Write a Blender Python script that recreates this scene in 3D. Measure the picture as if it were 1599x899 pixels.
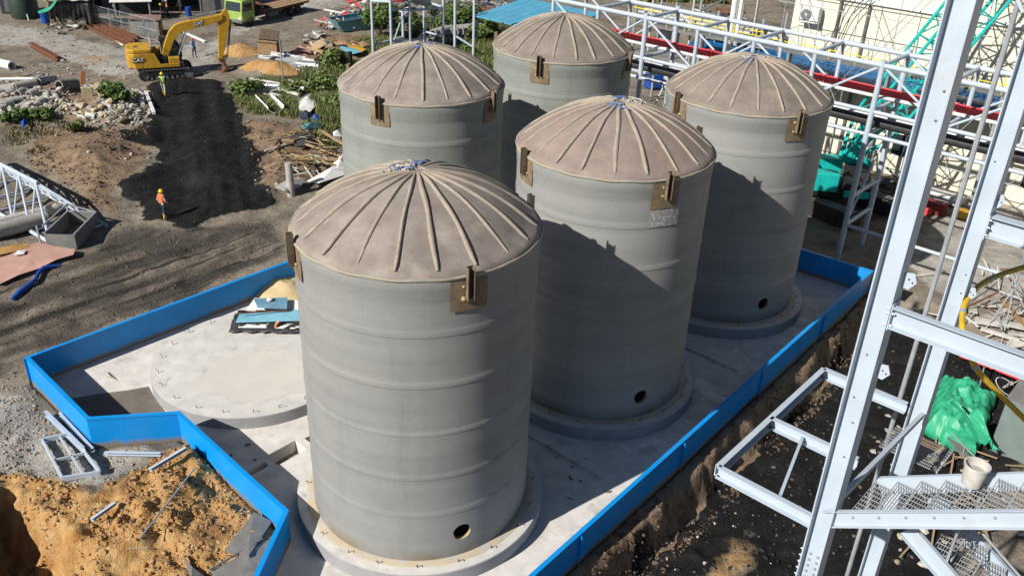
import bpy, bmesh, math, random
import numpy as np
from mathutils import Vector, Matrix
RND = random.Random(7)
S = bpy.context.scene
COL = S.collection
for o in list(bpy.data.objects): bpy.data.objects.remove(o, do_unlink=True)

# ------------------------------------------------------------------ camera
CZ = 20.56
PITCH, ROLL, FPX, PW, PH = math.radians(28.354), math.radians(2.479), 1386.0, 1599.0, 899.0
_fw = Vector((0, math.cos(PITCH), -math.sin(PITCH)))
_up = Vector((0, math.sin(PITCH), math.cos(PITCH)))
_rt = Vector((1, 0, 0))
_r2 = math.cos(ROLL) * _rt + math.sin(ROLL) * _up
_u2 = -math.sin(ROLL) * _rt + math.cos(ROLL) * _up
cam_d = bpy.data.cameras.new('camera')
cam = bpy.data.objects.new('camera', cam_d)
COL.objects.link(cam)
cam_d.sensor_width = 36.0
cam_d.lens = FPX / PW * 36.0
cam_d.clip_end = 3000
cam.matrix_world = Matrix(((_r2.x, _u2.x, -_fw.x, 0), (_r2.y, _u2.y, -_fw.y, 0), (_r2.z, _u2.z, -_fw.z, CZ), (0, 0, 0, 1)))
S.camera = cam

# ------------------------------------------------------------------ light
SUN_AZ, SUN_EL = math.radians(38.5), math.radians(35.5)
w = bpy.data.worlds.new('World'); S.world = w; w.use_nodes = True
nt = w.node_tree
sky = nt.nodes.new('ShaderNodeTexSky'); sky.sky_type = 'NISHITA'; sky.sun_disc = False
sky.sun_elevation = SUN_EL; sky.sun_rotation = math.radians(231.5); sky.altitude = 20
sky.air_density = 0.7; sky.dust_density = 0.4; sky.ozone_density = 1.0
bg = nt.nodes['Background']; bg.inputs['Strength'].default_value = 0.05
nt.links.new(sky.outputs[0], bg.inputs[0])
sd = bpy.data.lights.new('sun', 'SUN'); sd.energy = 5.0; sd.angle = math.radians(0.53); sd.color = (1.0, 0.95, 0.87)
sun = bpy.data.objects.new('sun', sd); COL.objects.link(sun)
sun.rotation_euler = Vector((math.cos(SUN_AZ) * math.cos(SUN_EL), math.sin(SUN_AZ) * math.cos(SUN_EL), -math.sin(SUN_EL))).to_track_quat('-Z', 'Y').to_euler()
S.cycles.diffuse_bounces = 2; S.cycles.max_bounces = 6; S.cycles.use_denoising = True
S.view_settings.view_transform = 'Standard'; S.view_settings.look = 'None'
S.view_settings.exposure = 0.35; S.view_settings.gamma = 1.0
S.view_settings.use_curve_mapping = False

# ------------------------------------------------------------------ geometry of the survey: photo pixel -> place
def ray(px, py):
    return (_fw + (px - PW / 2) / FPX * _r2 - (py - PH / 2) / FPX * _u2).normalized()
C0 = Vector((0, 0, CZ))
def G(px, py, z=0.0):
    v = ray(px, py); return C0 + v * ((z - CZ) / v.z)
def onv(px, py, P0, azdeg):
    a = math.radians(azdeg); n = Vector((-math.sin(a), math.cos(a), 0)); v = ray(px, py)
    return C0 + v * (((Vector(P0) - C0) @ n) / (v @ n))
def DP(px, py, d):
    v = ray(px, py); return C0 + v * (d / (v @ _fw))
def azv(deg): return Vector((math.cos(math.radians(deg)), math.sin(math.radians(deg)), 0))

# ------------------------------------------------------------------ materials
MATS = {}
def mat(name, c1, c2=None, scale=3.0, rough=0.75, metal=0.0, bump=0.0, bscale=None, stretch=(1, 1, 1), detail=6, c3=None, c3t=(0.62, 0.72), c3scale=1.0, coords='Object', spec=0.4, ramp=(0.35, 0.65)):
    if name in MATS: return MATS[name]
    m = bpy.data.materials.new(name); m.use_nodes = True; MATS[name] = m
    n = m.node_tree.nodes; l = m.node_tree.links; b = n['Principled BSDF']
    b.inputs['Roughness'].default_value = rough; b.inputs['Metallic'].default_value = metal
    b.inputs['Specular IOR Level'].default_value = spec
    if c2 is None and not bump:
        b.inputs['Base Color'].default_value = (*c1, 1); return m
    if coords == 'World':
        src = n.new('ShaderNodeNewGeometry').outputs['Position']
    else:
        src = n.new('ShaderNodeTexCoord').outputs['Object']
    mp = n.new('ShaderNodeMapping'); mp.inputs['Scale'].default_value = stretch
    l.new(src, mp.inputs[0])
    def noise(sc, det=detail, off=0.0):
        t = n.new('ShaderNodeTexNoise'); t.inputs['Scale'].default_value = sc; t.inputs['Detail'].default_value = det
        t.inputs['Roughness'].default_value = 0.62
        l.new(mp.outputs[0], t.inputs[0]); return t.outputs[0]
    def rmp(sock, a, bb):
        r = n.new('ShaderNodeMapRange'); r.inputs['From Min'].default_value = a; r.inputs['From Max'].default_value = bb
        l.new(sock, r.inputs[0]); return r.outputs[0]
    def mix(f, ca, cb):
        x = n.new('ShaderNodeMix'); x.data_type = 'RGBA'
        l.new(f, x.inputs[0])
        for i, cc in ((6, ca), (7, cb)):
            if isinstance(cc, tuple): x.inputs[i].default_value = (*cc, 1)
            else: l.new(cc, x.inputs[i])
        return x.outputs[2]
    col = mix(rmp(noise(scale), *ramp), c1, c2 or c1)
    if c3 is not None:
        col = mix(rmp(noise(scale * c3scale * 0.37 + 0.13), *c3t), col, c3)
    l.new(col, b.inputs['Base Color'])
    if bump:
        bp = n.new('ShaderNodeBump'); bp.inputs['Strength'].default_value = bump; bp.inputs['Distance'].default_value = 0.05
        l.new(noise(bscale or scale * 3), bp.inputs['Height']); l.new(bp.outputs[0], b.inputs['Normal'])
    return m

def M(n): return MATS[n]
mat('steel', (.45, .52, .60), (.40, .465, .54), 1.6, .5, 0, .05, 12, c3=(.42, .42, .41), c3t=(.6, .8), c3scale=2)
mat('steel_dark', (.16, .17, .18), (.11, .12, .13), 3, .5)
mat('galv', (.40, .42, .44), (.30, .32, .34), 2.5, .45, .25)
mat('tube_grey', (.36, .39, .42), (.27, .29, .31), 3, .5, .1)
mat('blue', (.002, .285, .75), (.002, .25, .68), 1.4, .4, 0, .05, 8, c3=(.02, .33, .80), c3t=(.6, .84), c3scale=3)
mat('yellow', (.56, .32, .025), (.46, .25, .02), 1.6, .5, c3=(.24, .17, .07), c3t=(.56, .8), c3scale=2.5)
mat('safety_yellow', (.75, .6, .0), None)
mat('hose_yellow', (.62, .40, .02), (.5, .32, .02), 5, .45)
mat('red', (.85, .085, .085), (.75, .06, .06), 2, .4)
mat('rust', (.20, .075, .035), (.10, .045, .025), 3, .85, 0, .3, 14)
mat('lime', (.34, .46, .12), (.28, .40, .10), 1.5, .4, c3=(.22, .26, .12))
mat('teal', (.01, .45, .40), (.01, .36, .34), 2, .4)
mat('rubber', (.018, .018, .019), (.045, .04, .036), 4, .85)
mat('black', (.012, .012, .013), None)
mat('glass', (.02, .03, .035), None, rough=.08, spec=.8)
mat('concrete', (.40, .385, .36), (.30, .29, .27), 2.5, .9, 0, .25, 20, c3=(.46, .43, .36))
mat('concrete_dark', (.20, .19, .175), (.14, .135, .13), 2.5, .9, 0, .3, 18)
mat('rubble_a', (.50, .475, .43), (.33, .31, .28), 4, .95, 0, .4, 14)
mat('rubble_b', (.30, .25, .19), (.20, .17, .13), 4, .95, 0, .4, 14)
mat('rubble_c', (.52, .44, .28), (.36, .30, .2), 4, .95, 0, .4, 14)
mat('cream', (.72, .68, .55), (.66, .62, .50), .6, .8, c3=(.55, .5, .4), c3t=(.66, .85))
mat('white', (.75, .75, .73), (.62, .62, .6), 2, .6)
mat('white_dirty', (.60, .58, .54), (.42, .40, .36), 3, .7)
mat('wood', (.34, .22, .11), (.22, .14, .07), 3, .85, 0, .2, 20, stretch=(1, 6, 6))
mat('plank', (.42, .30, .17), (.30, .21, .12), 3, .85)
mat('pink', (.55, .33, .27), (.42, .25, .20), 1.2, .85, c3=(.30, .26, .22))
mat('teal_sheet', (.13, .30, .34), (.09, .22, .27), 2, .6)
mat('blue_sheet', (.10, .24, .33), (.07, .17, .24), 2.5, .55)
mat('lightblue', (.18, .42, .52), (.13, .34, .44), 2, .6)
mat('roofblue', (.10, .36, .52), (.08, .30, .44), 1.0, .5)
mat('deepblue', (.008, .10, .26), (.006, .08, .21), 1.0, .5)
mat('tarp_green', (.04, .38, .21), (.025, .29, .155), 2.0, .45, 0, .3, 5, c3=(.10, .40, .26))
mat('tarp_blue', (.01, .08, .42), (.01, .06, .3), 3, .5)
mat('tarp_black', (.02, .02, .02), (.05, .05, .05), 4, .5, 0, .3, 9)
mat('leaf_a', (.095, .155, .035), (.06, .11, .025), 5, .7)
mat('leaf_b', (.16, .20, .055), (.105, .15, .04), 5, .7)
mat('leaf_c', (.06, .11, .025), (.04, .08, .018), 5, .7)
mat('straw', (.30, .25, .12), (.2, .18, .08), 5, .9)
mat('bark', (.10, .075, .05), (.06, .045, .03), 5, .9)
mat('wall_grey', (.22, .22, .21), (.15, .15, .145), 1.2, .85)
mat('wall_dark', (.06, .06, .06), (.04, .04, .042), 1.2, .85)
mat('sand', (.46, .27, .09), (.36, .20, .06), 2, .95, 0, .5, 8)
mat('sand_pale', (.60, .48, .28), (.48, .37, .2), 2, .95, 0, .5, 8)
mat('skin', (.22, .12, .07), None)
mat('cloth_navy', (.02, .03, .07), None); mat('cloth_blue', (.22, .40, .62), None); mat('cloth_dark', (.025, .03, .03), None)
mat('cloth_pale', (.5, .52, .42), None); mat('cloth_white', (.6, .58, .55), None); mat('vest_orange', (.75, .16, .05), None); mat('vest_green', (.45, .62, .18), None)
mat('helmet_yellow', (.80, .55, .01), None, rough=.35); mat('helmet_red', (.6, .05, .03), None, rough=.35); mat('helmet_white', (.75, .75, .72), None, rough=.35)
mat('boot_yellow', (.62, .42, .04), None)
mat('cat_white', (.8, .8, .78), None); mat('cat_red', (.35, .03, .03), None)
mat('rope_blue', (.05, .12, .35), (.12, .2, .4), 6, .8)
mat('pipe_black', (.03, .03, .032), (.05, .05, .05), 3, .5)
mat('resin', (.24, .18, .11), (.15, .11, .07), 3.5, .55, 0, .15, 12, c3=(.33, .27, .165))
mat('lug', (.09, .065, .05), (.05, .038, .03), 5, .6)
mat('lug_resin', (.42, .33, .18), (.3, .23, .12), 5, .6)
mat('grating', (.46, .48, .50), (.36, .38, .40), 4, .5, .2)

def splash(name, top=.5, colr=(.22, .19, .15)):
    m = MATS[name]; n = m.node_tree.nodes; l = m.node_tree.links; b = n['Principled BSDF']; src = b.inputs['Base Color'].links[0].from_socket
    g = n.new('ShaderNodeNewGeometry'); sp = n.new('ShaderNodeSeparateXYZ'); l.new(g.outputs['Position'], sp.inputs[0])
    t = n.new('ShaderNodeTexNoise'); t.inputs['Scale'].default_value = 2.3; t.inputs['Detail'].default_value = 9; t.inputs['Roughness'].default_value = .72; l.new(g.outputs['Position'], t.inputs[0])
    r = n.new('ShaderNodeMapRange'); r.inputs[1].default_value = top; r.inputs[2].default_value = -.05; l.new(sp.outputs[2], r.inputs[0])
    a = n.new('ShaderNodeMath'); a.operation = 'ADD'; l.new(r.outputs[0], a.inputs[0]); l.new(t.outputs[0], a.inputs[1])
    q = n.new('ShaderNodeMapRange'); q.inputs[1].default_value = .92; q.inputs[2].default_value = 1.25; l.new(a.outputs[0], q.inputs[0])
    d = n.new('ShaderNodeTexNoise'); d.inputs['Scale'].default_value = .8; d.inputs['Detail'].default_value = 6; l.new(g.outputs['Position'], d.inputs[0])
    d2 = n.new('ShaderNodeMapRange'); d2.inputs[1].default_value = .45; d2.inputs[2].default_value = .8; d2.inputs[4].default_value = .10; l.new(d.outputs[0], d2.inputs[0])
    f = n.new('ShaderNodeMath'); f.operation = 'MAXIMUM'; l.new(q.outputs[0], f.inputs[0]); l.new(d2.outputs[0], f.inputs[1])
    x = n.new('ShaderNodeMix'); x.data_type = 'RGBA'; l.new(f.outputs[0], x.inputs[0]); l.new(src, x.inputs[6]); x.inputs[7].default_value = (*colr, 1); l.new(x.outputs[2], b.inputs['Base Color'])
splash('blue')
# ------------------------------------------------------------------ mesh builder
def frame_of(d, up=(0, 0, 1)):
    d = Vector(d).normalized(); up = Vector(up)
    if abs(d @ up) > 0.98: up = Vector((1, 0, 0)) if abs(d.x) < .9 else Vector((0, 1, 0))
    s = d.cross(up).normalized(); u = s.cross(d).normalized()
    return d, s, u
class MB:
    def __init__(self): self.v = []; self.f = []; self.mi = []
    def add(self, vs, fs, mi=0):
        o = len(self.v); self.v += [tuple(p) for p in vs]
        self.f += [tuple(i + o for i in f) for f in fs]; self.mi += [mi] * len(fs); return self
    def hexa(self, p, mi=0):
        return self.add(p, [(3, 2, 1, 0), (4, 5, 6, 7), (0, 1, 5, 4), (1, 2, 6, 5), (2, 3, 7, 6), (3, 0, 4, 7)], mi)
    def box(self, c, s, rz=0.0, mi=0, ry=0.0, rx=0.0):
        R = Matrix.Rotation(rz, 3, 'Z') @ Matrix.Rotation(ry, 3, 'Y') @ Matrix.Rotation(rx, 3, 'X'); c = Vector(c)
        x, y, z = (k / 2 for k in s)
        p = [c + R @ Vector(q) for q in ((-x, -y, -z), (x, -y, -z), (x, y, -z), (-x, y, -z), (-x, -y, z), (x, -y, z), (x, y, z), (-x, y, z))]
        return self.hexa(p, mi)
    def prof(self, p0, p1, poly, up=(0, 0, 1), mi=0, poly1=None):
        p0, p1 = Vector(p0), Vector(p1); d, s, u = frame_of(p1 - p0, up); n = len(poly); q1 = poly1 or poly
        vs = [p0 + s * a + u * b for a, b in poly] + [p1 + s * a + u * b for a, b in q1]
        fs = [(i, (i + 1) % n, n + (i + 1) % n, n + i) for i in range(n)] + [tuple(range(n))[::-1], tuple(range(n, 2 * n))]
        return self.add(vs, fs, mi)
    def bar(self, p0, p1, w, h, up=(0, 0, 1), mi=0):
        return self.prof(p0, p1, [(-w / 2, -h / 2), (w / 2, -h / 2), (w / 2, h / 2), (-w / 2, h / 2)], up, mi)
    def ibeam(self, p0, p1, b, h, tf=.018, tw=.012, up=(0, 0, 1), mi=0):
        x, y, t = b / 2, h / 2, tw / 2
        return self.prof(p0, p1, [(-x, -y), (x, -y), (x, -y + tf), (t, -y + tf), (t, y - tf), (x, y - tf), (x, y), (-x, y), (-x, y - tf), (-t, y - tf), (-t, -y + tf), (-x, -y + tf)], up, mi)
    def chan(self, p0, p1, b, h, t=.012, up=(0, 0, 1), mi=0):
        y = h / 2
        return self.prof(p0, p1, [(0, -y), (b, -y), (b, -y + t), (t, -y + t), (t, y - t), (b, y - t), (b, y), (0, y)], up, mi)
    def tube(self, p0, p1, r, r1=None, n=8, mi=0):
        r1 = r if r1 is None else r1
        A = [2 * math.pi * i / n for i in range(n)]
        return self.prof(p0, p1, [(r * math.cos(a), r * math.sin(a)) for a in A], (0, 0, 1), mi, [(r1 * math.cos(a), r1 * math.sin(a)) for a in A])
    def pipe(self, p0, p1, r, ri, n=14, mi=0):
        p0, p1 = Vector(p0), Vector(p1); d, s, u = frame_of(p1 - p0)
        vs = []
        for p, q in ((p0, r), (p1, r), (p1, ri), (p0, ri)):
            vs += [p + s * q * math.cos(2 * math.pi * i / n) + u * q * math.sin(2 * math.pi * i / n) for i in range(n)]
        fs = []
        for k in range(4):
            a, b = k * n, ((k + 1) % 4) * n
            fs += [(a + i, a + (i + 1) % n, b + (i + 1) % n, b + i) for i in range(n)]
        return self.add(vs, fs, mi)
    def path(self, pts, r, n=6, mi=0):
        pts = [Vector(p) for p in pts]; vs = []; fs = []; rr = r if isinstance(r, (list, tuple)) else [r] * len(pts)
        for k, p in enumerate(pts):
            d = pts[min(k + 1, len(pts) - 1)] - pts[max(k - 1, 0)]
            if d.length < 1e-6: d = Vector((0, 0, 1))
            _, s, u = frame_of(d)
            vs += [p + (s * math.cos(2 * math.pi * i / n) + u * math.sin(2 * math.pi * i / n)) * rr[k] for i in range(n)]
        for k in range(len(pts) - 1):
            fs += [(k * n + i, k * n + (i + 1) % n, (k + 1) * n + (i + 1) % n, (k + 1) * n + i) for i in range(n)]
        fs += [tuple(range(n))[::-1], tuple(range((len(pts) - 1) * n, len(pts) * n))]
        return self.add(vs, fs, mi)
    def prism(self, poly, z0, z1, mi=0):
        n = len(poly)
        vs = [(p[0], p[1], z0) for p in poly] + [(p[0], p[1], z1) for p in poly]
        return self.add(vs, [(i, (i + 1) % n, n + (i + 1) % n, n + i) for i in range(n)] + [tuple(range(n))[::-1], tuple(range(n, 2 * n))], mi)
    def slab2(self, O, X, Y, Z, poly, t, mi=0):
        """polygon in plane (X,Y) at O, extruded symmetrically by t along Z"""
        n = len(poly); O, X, Y, Z = Vector(O), Vector(X), Vector(Y), Vector(Z)
        vs = [O + X * a + Y * b - Z * (t / 2) for a, b in poly] + [O + X * a + Y * b + Z * (t / 2) for a, b in poly]
        return self.add(vs, [(i, (i + 1) % n, n + (i + 1) % n, n + i) for i in range(n)] + [tuple(range(n))[::-1], tuple(range(n, 2 * n))], mi)
    def lathe(self, prof, n=48, c=(0, 0, 0), cap0=False, cap1=False, mi=0):
        vs = []; fs = []
        for r, z in prof:
            vs += [(c[0] + r * math.cos(2 * math.pi * i / n), c[1] + r * math.sin(2 * math.pi * i / n), c[2] + z) for i in range(n)]
        for k in range(len(prof) - 1):
            fs += [(k * n + i, k * n + (i + 1) % n, (k + 1) * n + (i + 1) % n, (k + 1) * n + i) for i in range(n)]
        if cap0: fs.append(tuple(range(n))[::-1])
        if cap1: fs.append(tuple(range((len(prof) - 1) * n, len(prof) * n)))
        return self.add(vs, fs, mi)
    def grid(self, fn, nu, nv, mi=0):
        vs = [fn(i / nu, j / nv) for j in range(nv + 1) for i in range(nu + 1)]
        fs = [(j * (nu + 1) + i, j * (nu + 1) + i + 1, (j + 1) * (nu + 1) + i + 1, (j + 1) * (nu + 1) + i) for j in range(nv) for i in range(nu)]
        return self.add(vs, fs, mi)
    def mesh(self, name, mats, smooth=None):
        me = bpy.data.meshes.new(name); me.from_pydata(self.v, [], self.f)
        for m in (mats if isinstance(mats, (list, tuple)) else [mats]): me.materials.append(M(m) if isinstance(m, str) else m)
        if max(self.mi, default=0): me.polygons.foreach_set('material_index', self.mi)
        bm = bmesh.new(); bm.from_mesh(me); bmesh.ops.recalc_face_normals(bm, faces=bm.faces); bm.to_mesh(me); bm.free()
        if smooth is not None:
            me.shade_smooth(); me.set_sharp_from_angle(angle=math.radians(smooth))
        me.update(); return me
    def build(self, name, mats, parent=None, smooth=None, bevel=0.0, local=False, solid=0.0):
        return put(name, self.mesh(name, mats, smooth), parent, bevel, local, solid)
def put(name, me, parent=None, bevel=0.0, local=False, solid=0.0):
    o = bpy.data.objects.new(name, me); COL.objects.link(o)
    if parent is not None:
        o.parent = parent
        if parent.type == 'EMPTY' and not local: o.matrix_parent_inverse = parent.matrix_basis.inverted()
    if solid:
        md = o.modifiers.new('thick', 'SOLIDIFY'); md.thickness = solid; md.offset = 0
    if bevel:
        md = o.modifiers.new('bevel', 'BEVEL'); md.width = bevel; md.segments = 2; md.limit_method = 'ANGLE'; md.angle_limit = math.radians(40)
    return o
def tag(o, label, cat, group=None):
    o['label'] = label; o['category'] = cat
    if group: o['group'] = group
    return o
def struct(o): o['kind'] = 'structure'; return o
def stuff(o, label=None):
    o['kind'] = 'stuff'
    if label: o['label'] = label
    return o
def thing(name, label, cat, loc=(0, 0, 0), rz=0.0, group=None):
    o = bpy.data.objects.new(name, None); COL.objects.link(o); o.empty_display_size = .2
    o.location = loc; o.rotation_euler = (0, 0, rz)
    return tag(o, label, cat, group)
def dup(o, loc=None, rz=None, label=None, parent=None, rot=None, scale=None):
    c = o.copy(); COL.objects.link(c)
    if parent is not None: c.parent = parent
    if loc is not None: c.location = loc
    if rz is not None: c.rotation_euler = (0, 0, rz)
    if rot is not None: c.rotation_euler = rot
    if scale is not None: c.scale = (scale,) * 3 if isinstance(scale, (int, float)) else scale
    if label: c['label'] = label
    for ch in list(o.children): dup(ch, parent=c)
    return c

# ------------------------------------------------------------------ noise for terrain
_rs = np.random.RandomState(3)
_PT = _rs.rand(256, 256)
def vnoise(x, y):
    xi = np.floor(x).astype(int); yi = np.floor(y).astype(int); fx = x - xi; fy = y - yi
    fx = fx * fx * (3 - 2 * fx); fy = fy * fy * (3 - 2 * fy)
    a = _PT[xi & 255, yi & 255]; b = _PT[(xi + 1) & 255, yi & 255]; cc = _PT[xi & 255, (yi + 1) & 255]; d = _PT[(xi + 1) & 255, (yi + 1) & 255]
    return (a + (b - a) * fx) * (1 - fy) + (cc + (d - cc) * fx) * fy - .5
def fbm(x, y, sc, o=4, g=.5):
    r = 0; amp = 1.0
    for k in range(o):
        r = r + amp * vnoise(x / sc + 17.3 * k, y / sc - 9.1 * k); sc *= .5; amp *= g
    return r
def sdpoly(x, y, poly):
    x = np.asarray(x, float); y = np.asarray(y, float)
    d = np.full(x.shape, 1e9); ins = np.zeros(x.shape, bool); n = len(poly)
    for i in range(n):
        ax, ay = poly[i][:2]; bx, by = poly[(i + 1) % n][:2]; ex, ey = bx - ax, by - ay
        t = np.clip(((x - ax) * ex + (y - ay) * ey) / (ex * ex + ey * ey + 1e-9), 0, 1)
        d = np.minimum(d, np.hypot(x - ax - t * ex, y - ay - t * ey))
        cnd = (ay > y) != (by > y)
        ins ^= cnd & (x < (bx - ax) * (y - ay) / ((by - ay) if by != ay else 1e-9) + ax)
    return np.where(ins, -d, d)
def sst(a, b, x):
    t = np.clip((x - a) / (b - a), 0, 1); return t * t * (3 - 2 * t)
# ------------------------------------------------------------------ site plan
R = 3.5
TANKS = [(-2.77, 23.09), (3.48, 30.53), (9.91, 38.23), (-4.25, 37.63), (2.06, 45.27)]
PAD = (-10.3, 30.2)
WT = 1.2
def g2(px, py, z=0.0): p = G(px, py, z); return (p.x, p.y)
_A = Vector(g2(43, 559, WT)); _B = Vector(g2(1361, 424, WT)); _K = Vector((1.5, 51.3))
_dR = (_B - Vector(g2(1025, 725, WT))).normalized()
BUND = [tuple(_A), g2(137, 654, WT), g2(279, 645, WT), g2(447, 799, WT), g2(398, 905, WT), g2(372, 975, WT), tuple(_B - _dR * 30.5), tuple(_B), tuple(_K)]
DRN = Vector((_dR.y, -_dR.x))          # outward normal of the long right wall

def zone(pts, z=0.0): return [g2(x, y, z) for x, y in pts]
Z_COAL = zone([(231, 133), (288, 124), (351, 128), (357, 160), (381, 190), (387, 232), (420, 244), (402, 277), (420, 322), (372, 337), (300, 355), (264, 349), (228, 337), (195, 310), (189, 292), (228, 268), (240, 250), (243, 229), (192, 229), (183, 217), (210, 202), (243, 193), (240, 160)])
Z_ORANGE = zone([(-60, 742), (30, 736), (95, 752), (150, 770), (190, 742), (262, 706), (300, 706), (400, 780), (432, 815), (400, 880), (380, 930), (-60, 930)])
Z_TRENCH = zone([(-70, 752), (10, 768), (52, 796), (96, 832), (138, 862), (165, 905), (190, 990), (-70, 990)])
Z_GREY = zone([(-60, 600), (48, 602), (100, 660), (140, 700), (280, 700), (290, 706), (200, 735), (150, 764), (90, 745), (-60, 735)])
Z_ROAD = zone([(-80, 395), (60, 440), (130, 395), (180, 350), (260, 350), (430, 345), (450, 395), (300, 455), (40, 555), (20, 595), (-80, 600)])
Z_BANK = zone([(60, 215), (120, 200), (235, 205), (240, 245), (210, 280), (180, 300), (190, 330), (120, 330), (100, 290), (40, 250)])
Z_BROWN2 = zone([(372, 188), (440, 190), (500, 205), (530, 260), (440, 300), (425, 320), (405, 290), (385, 235)])
Z_RUBBLE = zone([(-60, 128), (60, 132), (140, 138), (235, 150), (240, 200), (150, 206), (100, 192), (-60, 205)])
Z_UPROAD = zone([(-100, 25), (60, 45), (130, 60), (200, 75), (330, 60), (470, 25), (560, 0), (640, -30), (500, -30), (350, 45), (330, 110), (250, 122), (150, 115), (60, 80), (-100, 60)])
Z_GRASS = zone([(362, 130), (400, 120), (470, 118), (540, 100), (620, 60), (800, 20), (800, 130), (540, 190), (470, 190), (385, 178)])
Z_PLY = zone([(455, 80), (500, 60), (580, 55), (590, 90), (530, 100), (470, 105)])
_TL = G(-62, 850)
SANDS = [((378, 84), 1.9, .95), ((402, 108), 1.5, .75), ((440, 112), 1.9, .95)]

def height(x, y):
    x = np.asarray(x, float); y = np.asarray(y, float)
    far = sst(120, 200, np.hypot(x, y - 50))
    h = (.30 * fbm(x, y, 9, 3) + .22 * fbm(x + 40, y, 2.4, 5, .55)) * (1 - far)
    # rubble bank and brown bank on the left
    h = h + 1.15 * sst(1.5, -4.0, sdpoly(x, y, Z_RUBBLE)) * (1 + .5 * fbm(x, y, 2.5, 3))
    bk = sst(1.0, -3.5, sdpoly(x, y, Z_BANK)); h = h + bk * (.7 + .9 * fbm(x + 9, y, 2.6, 4))
    b2 = sst(.8, -2.0, sdpoly(x, y, Z_BROWN2)); h = h + b2 * (.35 + .6 * fbm(x + 30, y, 1.8, 4))
    cz = sdpoly(x, y, Z_COAL) + .9 * fbm(x, y, 1.6, 4, .6); h = h + .38 * sst(.5, -.9, cz) + .16 * fbm(x * .35, y, 1.2, 3) * sst(.3, -1, cz)
    h = h + .30 * fbm((x * .94 + y * .342) * 1.1, (y * .94 - x * .342) * .09, 1.0, 3) * sst(.2, -.8, cz)
    rd = sst(.5, -1.5, sdpoly(x, y, Z_ROAD))
    # wheel ruts run along the bund
    s = (x - _A.x) * -.755 + (y - _A.y) * .656
    h = h * (1 - .6 * rd) + rd * (-.05 + .30 * fbm(s * .75, (x + y) * .07, 1.0, 3) + .16 * fbm(x, y, 1.1, 4, .6))
    for (px, py), r, hh in SANDS:
        p = G(px, py); d = np.hypot(x - p.x, y - p.y) / r
        h = h + hh * np.exp(-d * d * 1.6) * (1 + .35 * fbm(x, y, .9, 3))
    og = sst(.4, -.7, sdpoly(x, y, Z_ORANGE))
    h = h + og * (.10 + .38 * fbm(x + 5, y, 1.6, 3, .5) + .42 * np.abs(fbm(x + 11, y, .75, 4, .62)) + .22 * fbm(x + 2, y + 7, .35, 2) - .06)
    p = G(255, 785); h = h + .45 * np.exp(-((x - p.x) ** 2 + (y - p.y) ** 2) / 1.3)
    p = G(300, 730); h = h + .35 * np.exp(-((x - p.x) ** 2 + (y - p.y) ** 2) / .9)
    gz = sst(.4, -.7, sdpoly(x, y, Z_GREY)); h = h + gz * .16 * fbm(x + 3, y + 8, .8, 4, .6)
    tr = sdpoly(x, y, Z_TRENCH) + .5 * fbm(x, y, .9, 3); h = h - 2.3 * sst(.15, -.75, tr)
    lb = sst(.1, 1.2, (_TL.x + .35 * (y - _TL.y)) - x); h = h + 1.0 * lb * sst(_TL.y + 3.0, _TL.y + 1.8, y) * sst(-24, -18.5, x) * (y < 26)  # unseen soil bank left of the view, added to shade the trench
    # long pit along the right-hand wall
    ox = x - _B.x; oy = y - _B.y
    so = ox * DRN.x + oy * DRN.y + .30 * fbm(x, y, 1.0, 4, .6); t = ox * _dR.x + oy * _dR.y
    along = sst(2.2, -.8, t + .5 * fbm(x, y, 1.4, 3))
    pit = (-1.45 * sst(.4, .95, so) + .5 * sst(5.5, 9.0, so) + .35 * sst(9, 13, so)) * along
    onr = sst(.15, .8, so) * along
    h = h * (1 - .75 * onr) + pit + onr * .14 * fbm(x, y, .8, 4, .6)
    near = sst(-16, -24, t)
    h = h + near * .5 * sst(1.0, 2.2, so) * (1 + fbm(x, y, 1.2, 3))
    ins = sdpoly(x, y, BUND)
    h = h * sst(-.1, .4, ins)
    h = np.where(ins < .03, -.5, h)
    return h
def at(px, py, dz=0.0):
    z = 0.0
    for k in range(7):
        p = G(px, py, z); z = .5 * z + .5 * hz(p.x, p.y) if k else hz(p.x, p.y)
    p = G(px, py, z); return Vector((p.x, p.y, hz(p.x, p.y) + dz))

# ------------------------------------------------------------------ ground sheet
def axis(parts):
    out = [parts[0][0]]
    for a, b, st in parts:
        n = max(1, int(round((b - a) / st))); out += [a + (b - a) * (i + 1) / n for i in range(n)]
    return np.array(out)
gx = axis([(-900, -120, 60), (-120, -62, 4), (-62, -34, .5), (-34, -18, .24), (-18, 8, .13), (8, 22, .2), (22, 45, .5), (45, 120, 4), (120, 900, 60)])
gy = axis([(-700, -20, 60), (-20, 13, 3), (13, 28.5, .12), (28.5, 52, .2), (52, 80, .3), (80, 130, .8), (130, 200, 7), (200, 1500, 80)])
XX, YY = np.meshgrid(gx, gy)
fx, fy = XX.ravel(), YY.ravel()
HH = height(fx, fy)
nx_, ny_ = len(gx), len(gy)
HG = HH.reshape(ny_, nx_)
def hz(x, y):
    i = int(np.clip(np.searchsorted(gx, x) - 1, 0, nx_ - 2)); j = int(np.clip(np.searchsorted(gy, y) - 1, 0, ny_ - 2))
    u = (x - gx[i]) / (gx[i + 1] - gx[i]); v = (y - gy[j]) / (gy[j + 1] - gy[j])
    return float((HG[j, i] * (1 - u) + HG[j, i + 1] * u) * (1 - v) + (HG[j + 1, i] * (1 - u) + HG[j + 1, i + 1] * u) * v)
me = bpy.data.meshes.new('ground')
me.vertices.add(nx_ * ny_); me.vertices.foreach_set('co', np.stack([fx, fy, HH], 1).ravel())
ii = np.arange((nx_ - 1) * (ny_ - 1)); r0 = ii // (nx_ - 1); c0 = ii % (nx_ - 1); a0 = r0 * nx_ + c0
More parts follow.
